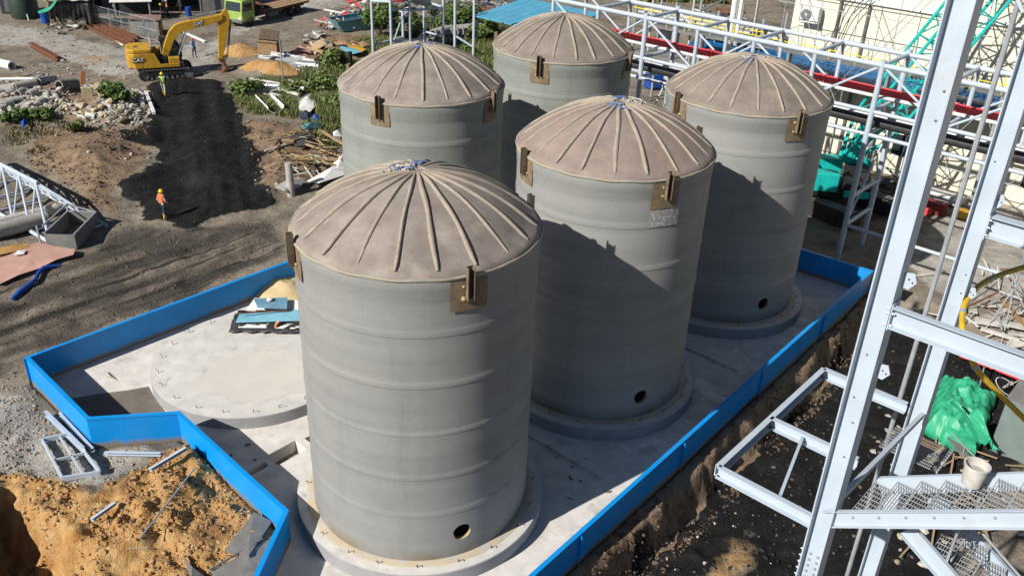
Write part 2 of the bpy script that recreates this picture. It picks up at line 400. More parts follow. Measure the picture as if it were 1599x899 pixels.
quads = np.stack([a0, a0 + 1, a0 + nx_ + 1, a0 + nx_], 1)
me.loops.add(quads.size); me.loops.foreach_set('vertex_index', quads.ravel())
me.polygons.add(len(quads)); me.polygons.foreach_set('loop_start', np.arange(0, quads.size, 4)); me.polygons.foreach_set('loop_total', np.full(len(quads), 4))
me.update(); me.shade_smooth()
_ox, _oy = fx - _B.x, fy - _B.y
_so = _ox * DRN.x + _oy * DRN.y + .7 * fbm(fx, fy, 1.1, 4, .6); _t = _ox * _dR.x + _oy * _dR.y + 2.2 * fbm(fx + 50, fy, 2.0, 4, .6)
def soft(z, a=.6, b=-.8, nz=.9): return sst(a, b, sdpoly(fx, fy, z) + nz * fbm(fx + 21, fy, 2.4, 4, .55))
coal = np.maximum(sst(.45, -.35, sdpoly(fx, fy, Z_COAL) + .9 * fbm(fx, fy, 1.6, 4, .6)), sst(.75, 1.1, _so) * sst(10.5, 7.5, _so) * sst(2.0, -.3, _t))
coal = coal * (1 - .62 * sst(-15.5, -19.0, _t) * sst(1.6, 3.0, _so) * sst(4.6, 3.2, _so) )
orange = np.maximum(soft(Z_ORANGE), sst(-14.5, -18.5, _t) * sst(1.4, 2.6, _so) * sst(5.0, 3.4, _so) * .55)
for (px, py), r, hh in SANDS:
    p = G(px, py); orange = np.maximum(orange, sst(1.25, .75, np.hypot(fx - p.x, fy - p.y) / r) * 1.0)
p = G(150, 90); orange = np.maximum(orange, .55 * np.exp(-((fx - p.x) ** 2 / 6 + (fy - p.y) ** 2 / 3)))
light = np.maximum(soft(Z_GREY), .85 * soft(Z_UPROAD, 2, -2))
light = np.maximum(light, sst(1.5, 4.0, _t) * sst(-4, 4, _so) * sst(40, 30, _t))
road = soft(Z_ROAD, 1.2, -1.6)
brown = np.maximum.reduce([soft(Z_BANK, 1.5, -2), soft(Z_BROWN2, 1, -1.5), soft(Z_RUBBLE, 2, -2) * .8, .95 * sst(.1, .3, _so) * sst(1.2, .85, _so) * sst(2.5, .5, _t), soft(Z_PLY, 1.5, -1) * .8])
green = soft(Z_GRASS, 2, -2)
ca = me.color_attributes.new('zone', 'FLOAT_COLOR', 'POINT'); ca.data.foreach_set('color', np.stack([coal, orange, light, np.ones_like(coal)], 1).ravel())
cb = me.color_attributes.new('zone_b', 'FLOAT_COLOR', 'POINT'); cb.data.foreach_set('color', np.stack([road, brown, green, np.ones_like(coal)], 1).ravel())

def ground_material():
    m = bpy.data.materials.new('ground'); m.use_nodes = True; n = m.node_tree.nodes; l = m.node_tree.links; b = n['Principled BSDF']
    b.inputs['Roughness'].default_value = .95; b.inputs['Specular IOR Level'].default_value = .15
    geo = n.new('ShaderNodeNewGeometry')
    def noise(sc, det=6, rough=.65, stretch=None):
        t = n.new('ShaderNodeTexNoise'); t.inputs['Scale'].default_value = sc; t.inputs['Detail'].default_value = det; t.inputs['Roughness'].default_value = rough
        if stretch:
            mp = n.new('ShaderNodeMapping'); mp.vector_type = 'TEXTURE'; mp.inputs['Rotation'].default_value = (0, 0, math.radians(49)); mp.inputs['Scale'].default_value = tuple(1 / k for k in stretch)
            l.new(geo.outputs['Position'], mp.inputs[0]); l.new(mp.outputs[0], t.inputs[0])
        else: l.new(geo.outputs['Position'], t.inputs[0])
        return t.outputs[0]
    def rmp(s, a, bb, c=0, d=1):
        r = n.new('ShaderNodeMapRange'); r.inputs[1].default_value = a; r.inputs[2].default_value = bb; r.inputs[3].default_value = c; r.inputs[4].default_value = d; l.new(s, r.inputs[0]); return r.outputs[0]
    def mix(f, a, bb):
        x = n.new('ShaderNodeMix'); x.data_type = 'RGBA'; l.new(f, x.inputs[0])
        for i, cc in ((6, a), (7, bb)):
            if isinstance(cc, tuple): x.inputs[i].default_value = (*cc, 1)
            else: l.new(cc, x.inputs[i])
        return x.outputs[2]
    def math2(op, a, bb):
        x = n.new('ShaderNodeMath'); x.operation = op
        for i, s in enumerate((a, bb)):
            if isinstance(s, (int, float)): x.inputs[i].default_value = s
            else: l.new(s, x.inputs[i])
        return x.outputs[0]
    za = n.new('ShaderNodeAttribute'); za.attribute_name = 'zone'; zb = n.new('ShaderNodeAttribute'); zb.attribute_name = 'zone_b'
    sa = n.new('ShaderNodeSeparateColor'); sb = n.new('ShaderNodeSeparateColor'); l.new(za.outputs['Color'], sa.inputs[0]); l.new(zb.outputs['Color'], sb.inputs[0])
    big, mid, fine, grit = noise(.35, 5), noise(1.6, 6), noise(5.5, 5), noise(17, 3, .7)
    streak = noise(1.0, 6, .62, (.07, .62, 1))
    streak2 = noise(2.0, 4, .5, (.04, .9, 1))
    def msk(s, amt=.55, lo=.38, hi=.62):
        a = math2('MULTIPLY', math2('SUBTRACT', math2('ADD', math2('MULTIPLY', mid, .65), math2('MULTIPLY', fine, .35)), .5), amt * 2)
        return rmp(math2('ADD', s, math2('MULTIPLY', a, rmp(s, 0.0, .25))), lo, hi)
    col = mix(rmp(mid, .32, .68), (.19, .16, .125), (.30, .26, .205))
    col = mix(rmp(fine, .55, .75), col, (.34, .31, .265))
    col = mix(rmp(big, .5, .68), col, (.125, .105, .085))
    col = mix(msk(sb.outputs[2], .6), col, mix(rmp(fine, .35, .65), (.06, .075, .028), (.13, .12, .055)))
    rc = mix(rmp(streak, .40, .60), (.052, .046, .040), (.23, .195, .155)); rc = mix(rmp(fine, .6, .75), rc, (.27, .23, .19)); rc = mix(rmp(big, .46, .60), rc, (.085, .074, .064)); rc = mix(rmp(streak2, .55, .64), rc, (.040, .036, .032))
    col = mix(msk(sb.outputs[0], .5), col, rc)
    bc = mix(rmp(mid, .35, .65), (.15, .10, .065), (.31, .22, .15)); bc = mix(rmp(fine, .52, .7), bc, (.37, .295, .215))
    col = mix(msk(sb.outputs[1], .6), col, bc)
    lc = mix(rmp(mid, .33, .66), (.32, .295, .26), (.48, .455, .415)); lc = mix(rmp(big, .5, .66), lc, (.24, .215, .185)); lc = mix(rmp(fine, .6, .74), lc, (.52, .50, .46))
    col = mix(msk(sa.outputs[2], .5), col, lc)
    oc = mix(rmp(mid, .3, .66), (.40, .195, .055), (.53, .345, .16)); oc = mix(rmp(fine, .56, .72), oc, (.57, .44, .28)); oc = mix(rmp(big, .54, .66), oc, (.20, .115, .055))
    oc = mix(rmp(grit, .62, .75), oc, (.16, .09, .045))
    col = mix(msk(sa.outputs[1], .5), col, oc)
    kc = mix(rmp(mid, .35, .68), (.008, .008, .009), (.020, .020, .020)); kc = mix(rmp(big, .55, .7), kc, (.032, .030, .029)); kc = mix(rmp(streak, .60, .72), kc, (.04, .039, .038)); kc = mix(rmp(grit, .70, .78), kc, (.05, .047, .044))
    col = mix(msk(sa.outputs[0], .5), col, kc)
    l.new(col, b.inputs['Base Color'])
    hsum = math2('ADD', math2('MULTIPLY', fine, .6), math2('ADD', math2('MULTIPLY', grit, .35), math2('MULTIPLY', mid, .7)))
    bp = n.new('ShaderNodeBump'); bp.inputs['Strength'].default_value = .8; bp.inputs['Distance'].default_value = .22
    l.new(hsum, bp.inputs['Height']); l.new(bp.outputs[0], b.inputs['Normal'])
    return m
me.materials.append(ground_material())
ground = struct(put('ground', me))

# ------------------------------------------------------------------ concrete slab with its drains
def quad_along(p, q, wd):
    p, q = Vector(p), Vector(q); d = (q - p).normalized(); s = Vector((-d.y, d.x)) * (wd / 2); return [tuple(p - s), tuple(q - s), tuple(q + s), tuple(p + s)]
_cd = azv(-41).to_2d(); _ad = azv(49.5).to_2d()
_sp = Vector(g2(448, 706))
SUMP = [tuple(_sp + _ad * a * .62 + _cd * b_ * .36) for a, b_ in ((-1, -1), (1, -1), (1, 1), (-1, 1))]
CH = [(SUMP, .75), (quad_along(_sp + _ad * .92, _sp + _ad * 2.1, .42), .35), (quad_along(_sp - _ad * 1.75, _sp - _ad * .85, .3), .3),
      (quad_along(Vector(g2(812, 676)), Vector(g2(936, 748)), .30), .10), (quad_along(Vector(g2(1058, 539)), Vector(g2(1150, 580)), .28), .10)]
def slab_mat():
    m = mat('slab', (.70, .67, .63), (.53, .505, .475), 1.3, .9, 0, .15, 16, c3=(.40, .38, .355), c3t=(.56, .70), c3scale=1.6, coords='World', detail=9); return m
slab_mat()
bm = bmesh.new(); edges = []
for loop in [BUND] + [c[0] for c in CH]:
    vs = [bm.verts.new((x, y, 0)) for x, y in loop]
    edges += [bm.edges.new((vs[i], vs[(i + 1) % len(vs)])) for i in range(len(vs))]
bmesh.ops.triangle_fill(bm, edges=edges, use_beauty=True)
for loop, d in CH:
    n = len(loop); t_ = [bm.verts.new((x, y, 0)) for x, y in loop]; b_ = [bm.verts.new((x, y, -d)) for x, y in loop]
    for i in range(n): bm.faces.new((t_[i], t_[(i + 1) % n], b_[(i + 1) % n], b_[i]))
    bm.faces.new(b_)
n = len(BUND); t_ = [bm.verts.new((x, y, 0)) for x, y in BUND]; b_ = [bm.verts.new((x, y, -.45)) for x, y in BUND]
for i in range(n): bm.faces.new((t_[i], t_[(i + 1) % n], b_[(i + 1) % n], b_[i]))
bmesh.ops.remove_doubles(bm, verts=bm.verts, dist=1e-4)
bmesh.ops.recalc_face_normals(bm, faces=bm.faces)
for f in bm.faces:
    if abs(f.normal.z) > .9 and f.calc_center_median().z > -.01 and f.normal.z < 0: f.normal_flip()
sm = bpy.data.meshes.new('slab'); bm.to_mesh(sm); bm.free(); sm.materials.append(M('slab'))
slab = struct(put('slab', sm))
# damp, dirty patches lying on the slab
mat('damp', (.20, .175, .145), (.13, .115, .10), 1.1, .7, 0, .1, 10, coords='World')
mat('whitewash', (.82, .81, .79), (.66, .65, .63), 2, .9, coords='World')
def blob(c, rx, ry, rot, z, n=26, seed=0, jag=.35):
    rr = random.Random(seed); ph = [rr.uniform(0, 6.28) for _ in range(4)]
    out = []
    for i in range(n):
        a = 2 * math.pi * i / n; k = 1 + jag * (.5 * math.sin(2 * a + ph[0]) + .4 * math.sin(3 * a + ph[1]) + .35 * math.sin(5 * a + ph[2]) + .3 * rr.uniform(-1, 1))
        x, y = rx * k * math.cos(a), ry * k * math.sin(a)
        out.append((c[0] + x * math.cos(rot) - y * math.sin(rot), c[1] + x * math.sin(rot) + y * math.cos(rot), z))
    return out
def stain(poly, mt, z=.004):
    b = MB(); b.add([(p[0], p[1], z) for p in poly], [tuple(range(len(poly)))]); return b.build('floor_stain', mt, slab)
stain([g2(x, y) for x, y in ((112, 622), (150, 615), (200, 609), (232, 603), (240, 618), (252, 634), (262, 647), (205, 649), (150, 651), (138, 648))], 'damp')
for i, (px, py, rx, ry, mt) in enumerate([(1090, 600, .55, .25, 'whitewash'), (1122, 622, .7, .3, 'whitewash'), (1045, 652, .45, .25, 'whitewash'), (1165, 560, .12, .1, 'whitewash'), (1148, 548, .14, .1, 'whitewash'),
        (1015, 690, .5, .2, 'whitewash'), (1255, 500, .4, .18, 'whitewash'), (1240, 515, .5, .2, 'whitewash'), (1060, 640, .18, .12, 'whitewash'), (468, 862, .16, .07, 'damp'), (980, 700, .3, .15, 'whitewash'), (175, 587, .35, .05, 'damp')] + [(RND.uniform(1000, 1180), RND.uniform(590, 680), RND.uniform(.05, .3), RND.uniform(.04, .14), 'whitewash') for _ in range(16)] + [(RND.uniform(1180, 1290), RND.uniform(490, 560), RND.uniform(.05, .25), RND.uniform(.04, .12), 'whitewash') for _ in range(8)] + [(RND.uniform(850, 960), RND.uniform(690, 790), RND.uniform(.03, .12), RND.uniform(.03, .08), 'damp') for _ in range(9)] + [(RND.uniform(300, 460), RND.uniform(690, 880), RND.uniform(.03, .15), RND.uniform(.03, .09), 'damp') for _ in range(8)]):
    if sdpoly(np.array([g2(px, py)[0]]), np.array([g2(px, py)[1]]), BUND)[0] > -.5: continue
    p = g2(px, py); stain(blob(p, rx, ry, RND.uniform(0, 3), .004, seed=i), mt, .004 + .0007 * i)

# ------------------------------------------------------------------ blue bund wall
def mitre(poly, off):
    out = []; n = len(poly)
    for i in range(n):
        a, b_, c_ = Vector(poly[i - 1]), Vector(poly[i]), Vector(poly[(i + 1) % n])
        d1 = (b_ - a).normalized(); d2 = (c_ - b_).normalized(); n1 = Vector((d1.y, -d1.x)); n2 = Vector((d2.y, -d2.x))
        m_ = (n1 + n2); m_ = m_ / (m_ @ n1) * off; out.append(b_ + m_)
    return out
bund = thing('bund_wall', 'bright blue painted steel bund wall running around the tank slab', 'wall', (*BUND[0], 0))
def ring_piece(inn, out_, i, z0, z1, u0, u1):
    n = len(inn); j = (i + 1) % n; L = lambda P, u: P[i].lerp(P[j], u)
    q = [L(inn, u0), L(inn, u1), L(out_, u1), L(out_, u0)]
    return MB().hexa([(p.x, p.y, z0) for p in q] + [(p.x, p.y, z1) for p in q])
wi, wo, ci, co = mitre(BUND, .05), mitre(BUND, -.05), mitre(BUND, .075), mitre(BUND, -.075)
for i in range(len(BUND)):
    L = (Vector(BUND[(i + 1) % len(BUND)]) - Vector(BUND[i])).length; k = max(1, round(L / 6.2))
    for q in range(k):
        ring_piece(wi, wo, i, -.35, WT, q / k, (q + 1) / k).build('wall_panel', 'blue', bund)
        ring_piece(ci, co, i, WT, WT + .05, q / k, (q + 1) / k).build('top_rail', 'blue', bund)
        if q or i in (0, 6):
            p = wi[i].lerp(wi[(i + 1) % len(BUND)], q / k + .004); p2 = wo[i].lerp(wo[(i + 1) % len(BUND)], q / k + .004); nn = (p - p2).normalized()
            d = (wi[(i + 1) % len(BUND)] - wi[i]).normalized(); a = p + nn * .05
            MB().box((a.x, a.y, WT / 2 - .1), (.016, .1, WT + .18), math.atan2(d.y, d.x)).build('stiffener', 'blue', bund)

# ------------------------------------------------------------------ plinths and anchor bolts
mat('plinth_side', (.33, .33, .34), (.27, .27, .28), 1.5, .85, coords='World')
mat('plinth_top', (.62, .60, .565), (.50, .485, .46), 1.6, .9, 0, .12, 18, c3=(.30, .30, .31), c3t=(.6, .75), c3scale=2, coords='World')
mat('grout', (.55, .44, .28), (.45, .40, .32), 2.2, .95, 0, .2, 14, c3=(.45, .44, .42), c3t=(.5, .62), c3scale=2.4, coords='World')
_bolt = MB().path([(0, 0, 0), (0, 0, .09), (.02, 0, .14), (.10, .02, .15)], .013, 5).mesh('anchor_bolt', 'lug')
PLN = ['front plinth under the nearest tank, rim in full sun', 'round concrete plinth under the middle tank, all in shade', 'round concrete plinth under the tank at the far right corner', 'round concrete plinth under the left back tank', 'round concrete plinth under the farthest tank']
def plinth(c, label, pr, name, nb):
    t = thing(name, label, 'plinth', (c[0], c[1], 0))
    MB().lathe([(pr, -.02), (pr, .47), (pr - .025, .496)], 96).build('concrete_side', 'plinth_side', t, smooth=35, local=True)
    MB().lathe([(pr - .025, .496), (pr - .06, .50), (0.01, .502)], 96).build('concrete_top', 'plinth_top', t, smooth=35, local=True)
    for i in range(nb):
        a = 2 * math.pi * (i + .3) / nb + RND.uniform(-.03, .03); rr = (pr - .32) if nb < 30 else pr - .35
        o = put('anchor_bolt', _bolt, t, local=True); o.location = (rr * math.cos(a), rr * math.sin(a), .50); o.rotation_euler = (0, 0, a + RND.uniform(-.8, .8))
    return t
for i, c in enumerate(TANKS):
    t = plinth(c, PLN[i], 1.165 * R, 'tank_plinth', 20)
    MB().lathe([(R - .1, .503), (R + .26, .504), (R + .24, .513), (R - .1, .517)], 96).build('grout_ring', 'grout', t, smooth=35, local=True)
t = plinth(PAD, 'empty round concrete pad left of the front tank', 4.02, 'round_pad', 22)
MB().add(blob((.4, -1.2), 2.3, 1.7, .5, .507, 40, 5, .22), [tuple(range(40))]).build('dust_patch', mat('dust', (.61, .57, .515), (.55, .525, .485), 1.2, .95, coords='World'), t, local=True)

# ------------------------------------------------------------------ tanks
def shell_mat(name, base, tint):
    m = bpy.data.materials.new(name); m.use_nodes = True; MATS[name] = m; n = m.node_tree.nodes; l = m.node_tree.links; b = n['Principled BSDF']
    b.inputs['Roughness'].default_value = .6; b.inputs['Specular IOR Level'].default_value = .35
    tc = n.new('ShaderNodeTexCoord')
    oi = n.new('ShaderNodeObjectInfo'); va = n.new('ShaderNodeVectorMath'); va.operation = 'ADD'; l.new(tc.outputs['Object'], va.inputs[0])
    sc_ = n.new('ShaderNodeVectorMath'); sc_.operation = 'SCALE'; sc_.inputs[0].default_value = (37, 91, 53); l.new(oi.outputs['Random'], sc_.inputs['Scale']); l.new(sc_.outputs[0], va.inputs[1])
    def noise(sc, st, det=5, rough=.6):
        mp = n.new('ShaderNodeMapping'); mp.inputs['Scale'].default_value = st; l.new(va.outputs[0], mp.inputs[0])
        t = n.new('ShaderNodeTexNoise'); t.inputs['Scale'].default_value = sc; t.inputs['Detail'].default_value = det; t.inputs['Roughness'].default_value = rough; l.new(mp.outputs[0], t.inputs[0]); return t.outputs[0]
    def rmp(s, a, bb, c=0., d=1.):
        r = n.new('ShaderNodeMapRange'); r.inputs[1].default_value = a; r.inputs[2].default_value = bb; r.inputs[3].default_value = c; r.inputs[4].default_value = d; l.new(s, r.inputs[0]); return r.outputs[0]
    def mul(a, bb):
        x = n.new('ShaderNodeMath'); x.operation = 'MULTIPLY'; l.new(a, x.inputs[0]); l.new(bb, x.inputs[1]); return x.outputs[0]
    def mix(f, a, bb):
        x = n.new('ShaderNodeMix'); x.data_type = 'RGBA'; l.new(f, x.inputs[0])
        for i, cc in ((6, a), (7, bb)):
            if isinstance(cc, tuple): x.inputs[i].default_value = (*cc, 1)
            else: l.new(cc, x.inputs[i])
        return x.outputs[2]
    wound = noise(1, (.35, .35, 16), 4, .7); band = noise(1, (.05, .05, 1.6), 2); blotch = noise(.8, (1, 1, 1), 5); drip = noise(1, (1.5, 1.5, .13), 5, .65); fine = noise(9, (1, 1, 3), 4)
    col = mix(rmp(band, .3, .7), tuple(k * .88 for k in base), tuple(k * 1.09 for k in base))
    col = mix(rmp(blotch, .5, .72, 0, .65), col, tint)
    f = mul(rmp(wound, .28, .72, .965, 1.03), rmp(drip, .55, .8, 1.0, .84)); f = mul(f, rmp(fine, .3, .7, .95, 1.05)); f = mul(f, rmp(blotch, .28, .44, .88, 1.0)); f = mul(f, rmp(noise(1.6, (.6, .6, 5), 6, .7), .64, .74, 1.0, .80)); f = mul(f, rmp(noise(1.1, (.5, .5, 7), 6, .7), .66, .76, 1.0, 1.12))
    vm = n.new('ShaderNodeVectorMath'); vm.operation = 'SCALE'; l.new(col, vm.inputs[0]); l.new(f, vm.inputs['Scale'])
    sx = n.new('ShaderNodeSeparateXYZ'); l.new(tc.outputs['Object'], sx.inputs[0])
    low = mul(rmp(sx.outputs[2], .9, .35), rmp(blotch, .42, .6))
    l.new(mix(low, vm.outputs[0], (.20, .165, .11)), b.inputs['Base Color'])
    bp = n.new('ShaderNodeBump'); bp.inputs['Strength'].default_value = .18; bp.inputs['Distance'].default_value = .015; l.new(wound, bp.inputs['Height'])
    bp2 = n.new('ShaderNodeBump'); bp2.inputs['Strength'].default_value = .05; bp2.inputs['Distance'].default_value = .05; l.new(band, bp2.inputs['Height']); l.new(bp.outputs[0], bp2.inputs['Normal']); l.new(bp2.outputs[0], b.inputs['Normal'])
    return m
shell_mat('shell_a', (.262, .266, .260), (.285, .282, .262))
shell_mat('shell_b', (.245, .262, .245), (.265, .272, .22))
mat('dome_a', (.30, .258, .228), (.20, .168, .147), 1.3, .8, 0, .15, 9, c3=(.38, .33, .285), c3t=(.53, .72), c3scale=1.3)
mat('dome_b', (.245, .207, .178), (.17, .143, .122), 1.1, .8, 0, .15, 9, c3=(.29, .235, .195), c3t=(.58, .72), c3scale=1.3)
mat('dome_c', (.285, .225, .195), (.205, .163, .143), 1.1, .8, 0, .15, 9, c3=(.31, .22, .165), c3t=(.58, .68), c3scale=1.0)
mat('rib', (.35, .30, .24), (.26, .22, .178), 2.4, .75, 0, .15, 9)
mat('seam', (.38, .33, .235), (.27, .26, .23), 1.5, .8)
mat('scrape', (.27, .27, .265), (.52, .52, .51), 9, .9, ramp=(.5, .66))
ZT = 9.97; NSEG = 120
def dome_z(r): return 11.5 - 1.30 * (r / 3.25) ** 2.05
def shell_prof():
    P = [(R, .35), (R, .85)]; 
    P += [(R, 1.65)]
    for zc in (2.15, 3.55, 5.1, 6.7, 8.3):
        e = .03 * math.sin(zc * 7); P += [(R, zc - .20), (R, zc - .11), (R + .013, zc - .085), (R + .016, zc + .05 + e), (R + .003, zc + .085 + e), (R, zc + .10 + e), (R, zc + .2 + e)]
    P += [(R, 9.15), (R, 9.26), (R + .012, 9.3), (R + .02, 9.55), (R + .035, 9.6), (R + .045, 9.86), (R + .02, 9.95)]
    return P
def dome_prof():
    P = [(R + .035, 9.90), (R + .03, 9.97), (R - .02, 10.06), (R - .12, 10.13), (R - .24, dome_z(R - .24))]
    for k in range(12): r = (R - .24) * (11 - k) / 12 + .02; P.append((r, dome_z(r)))
    return P
def shell_mesh():
    b = MB(); P = shell_prof(); n = NSEG; hk = 2       # cells k rows 1..2 hold the drain hole
    vid = {}
    for k, (r, z) in enumerate(P):
        for i in range(n):
            a = 2 * math.pi * i / n; vid[k, i] = len(b.v); b.v.append((r * math.cos(a), r * math.sin(a), z))
    a0 = -64; ic = round((a0 % 360) / 360 * n); W2 = 2
    skip = {(1, (ic + d) % n) for d in range(-W2, W2)}
    for k in range(len(P) - 1):
        for i in range(n):
            if (k, i) in skip: continue
            b.f.append((vid[k, i], vid[k, (i + 1) % n], vid[k + 1, (i + 1) % n], vid[k + 1, i])); b.mi.append(0)
    # rim of the hole
    bl = [vid[1, (ic + d) % n] for d in range(-W2, W2 + 1)] + [vid[2, (ic + d) % n] for d in range(W2, -W2 - 1, -1)]
    cz_, am = 1.25, 2 * math.pi * ic / n; m_ = len(bl); ring = []; ring2 = []
    N = 30; vs = []
    for j in range(N):
        th = 2 * math.pi * j / N; a = am + .29 * math.cos(th) / R; z = cz_ + .29 * math.sin(th)
        vs.append((R * math.cos(a), R * math.sin(a), z))
    o = len(b.v); b.v += vs
    for j in range(N):
        x, y, z = vs[j]; b.v.append((x * .965, y * .965, z))
    # connect border polygon to ring: fan by angle
    def ang(v): 
        a = math.atan2(v[1], v[0]); da = (a - am + math.pi) % (2 * math.pi) - math.pi; return math.atan2(v[2] - cz_, da * R) % (2 * math.pi)
    outer = sorted(bl, key=lambda q: ang(b.v[q])); oa = [ang(b.v[q]) for q in outer]
    i = 0; j = 0; 
    # merge walk
    ev = sorted([(a, 0, k) for k, a in enumerate(oa)] + [(2 * math.pi * k / N, 1, k) for k in range(N)])
    ci_, cj = len(outer) - 1, N - 1
    for a, kind, k in ev:
        if kind == 0:
            b.f.append((outer[ci_], outer[k], o + cj)); ci_ = k
        else:
            b.f.append((o + cj, outer[ci_], o + k)); cj = k
        b.mi.append(0)
    for j in range(N):
        b.f.append((o + j, o + (j + 1) % N, o + N + (j + 1) % N, o + N + j)); b.mi.append(1)
    return b
def arc_patch(a0, a1, zs, off, na=8):
    """curved plate following the shell / shoulder"""
    P = []
    for z in zs:
        if z <= 9.9: r = R + .03 + off
        else:
            k = min(1, (z - 9.9) / .28); r = R + .035 - .3 * k * k + off
        P.append((r, z))
    return MB().grid(lambda u, v: (lambda rz, a: (rz[0] * math.cos(a), rz[0] * math.sin(a), rz[1]))(P[min(len(P) - 1, int(round(v * (len(P) - 1))))], a0 + (a1 - a0) * u), na, len(P) - 1)
_ribs = []
for s_ in range(4):
    rr = random.Random(s_ * 5 + 2); pts = []; rad = []
    for k in range(16):
        r = .22 + (3.40 - .22) * k / 15; pts.append((r, .012 * math.sin(k * .8 + s_ * 2), (dome_z(r) if r < 3.27 else dome_z(3.27) - (r - 3.27) * .55) + .01)); rad.append(.060 * (1 + .10 * math.sin(k * 1.1 + s_ * 2)) * (1.0 if k < 14 else (.95 if k == 14 else .6)) * (1 if k > 1 else .8))
    _ribs.append(MB().path(pts, rad, 8).mesh('rib', 'rib', 60))
mat('lug_side', (.22, .17, .105), (.10, .07, .05), 4, .6)
_lug = MB()
_lug.box((.02, 0, 0), (.018, .19, .95)).box((.10, -.088, 0), (.145, .016, .95), mi=1).box((.10, .088, 0), (.145, .016, .95), mi=1)
_lugm = _lug.mesh('lifting_lug', ['lug', 'lug_side'])
_tiem = MB().lathe([(.02, -.06), (.075, -.05), (.085, .0), (.06, .05), (.015, .065)], 10).mesh('resin_lump', 'lug_resin', 50)
_shells = {}
TL = ['nearest grey storage tank with ribbed dome, in full sun', 'middle grey storage tank with reddish ribbed dome and scraped white patch below a lug', 'right-hand back grey storage tank beside the white pipe rack',
      'left back grey storage tank behind the nearest one, greenish wall', 'farthest grey storage tank, rearmost of the five, with two dark lugs side by side']
def tank(i):
    rz = math.radians([0, -1.5, -3, 40, 42][i])
    t = thing('storage_tank', TL[i], 'tank', (*TANKS[i], .15), rz, 'domed storage tanks on the slab')
    sm_ = ['shell_a', 'shell_a', 'shell_a', 'shell_b', 'shell_b'][i]; dm = ['dome_a', 'dome_c', 'dome_b', 'dome_a', 'dome_b'][i]
    if sm_ not in _shells: _shells[sm_] = shell_mesh().mesh('shell', [sm_, 'lug_resin'], 25)
    put('shell', _shells[sm_], t, local=True)
    if dm not in _shells: _shells[dm] = MB().lathe(dome_prof(), NSEG, cap1=True).mesh('dome', dm, 30)
    d = put('dome', _shells[dm], t, local=True)
    MB().path([((R + .035) * math.cos(q * .0524), (R + .035) * math.sin(q * .0524), 9.925 + .012 * math.sin(q * .9 + i)) for q in range(121)], .05, 6).build('rim_seam', 'seam', d, smooth=60, local=True)
    for k in range(20):
        a = math.radians(-75.5 + 18 * k) - rz * .3 + RND.uniform(-.02, .02)
        o = put('rib', _ribs[RND.randrange(4)], d, local=True); o.rotation_euler = (0, 0, a); o.scale = (RND.uniform(.985, 1.01), RND.uniform(.85, 1.3), 1)
    for k in range(4):
        a = math.radians(-62 + 90 * k - (0, 2, 3, 8, 8)[i] * (k == 0)); h = RND.uniform(.45, .6)
        arc_patch(a - RND.uniform(.12, .16), a + RND.uniform(.12, .16), [9.02 - RND.uniform(0, .12), 9.3, 9.6, 9.9, 9.98, 10.06, 10.12], .014).build('resin_patch', 'resin', t, smooth=40, local=True)
        o = put('lifting_lug', _lugm, t, local=True); o.location = ((R + .06) * math.cos(a), (R + .06) * math.sin(a), 9.76); o.rotation_euler = (0, 0, a)
        for sy, zz in ((-1, -.42), (-1, -.1), (1, -.4)):
            q_ = put('resin_lump', _tiem, o, local=True); q_.location = (0, sy * .14, zz + RND.uniform(-.05, .05)); q_.scale = (RND.uniform(.5, .9),) * 3
    if i == 1:
        a = math.radians(-63); arc_patch(a - .17, a + .16, [8.25, 8.5, 8.75, 9.0], -.004).build('scraped_patch', 'scrape', t, smooth=40, local=True)
    # rope and rag ends tied round the crown of the dome
    rr = random.Random(i)
    for k in range([4, 5, 4, 3, 1][i]):
        a = math.radians(rr.uniform(60, 200)) if i == 0 else rr.uniform(0, 6.28); r0_, r1_ = rr.uniform(.05, .3), rr.uniform(.6, 1.3); pts = []
        for q in range(9):
            r = r0_ + (r1_ - r0_) * q / 8; aa = a + .35 * math.sin(q * 1.4 + k); pts.append((r * math.cos(aa), r * math.sin(aa), dome_z(r) + .06 + .03 * math.sin(q * 2.2)))
        MB().path(pts, .022, 5).build('tie_rope', 'rope_blue' if k % 3 else 'white_dirty', t, smooth=60, local=True)
    return t
for i in range(5): tank(i)

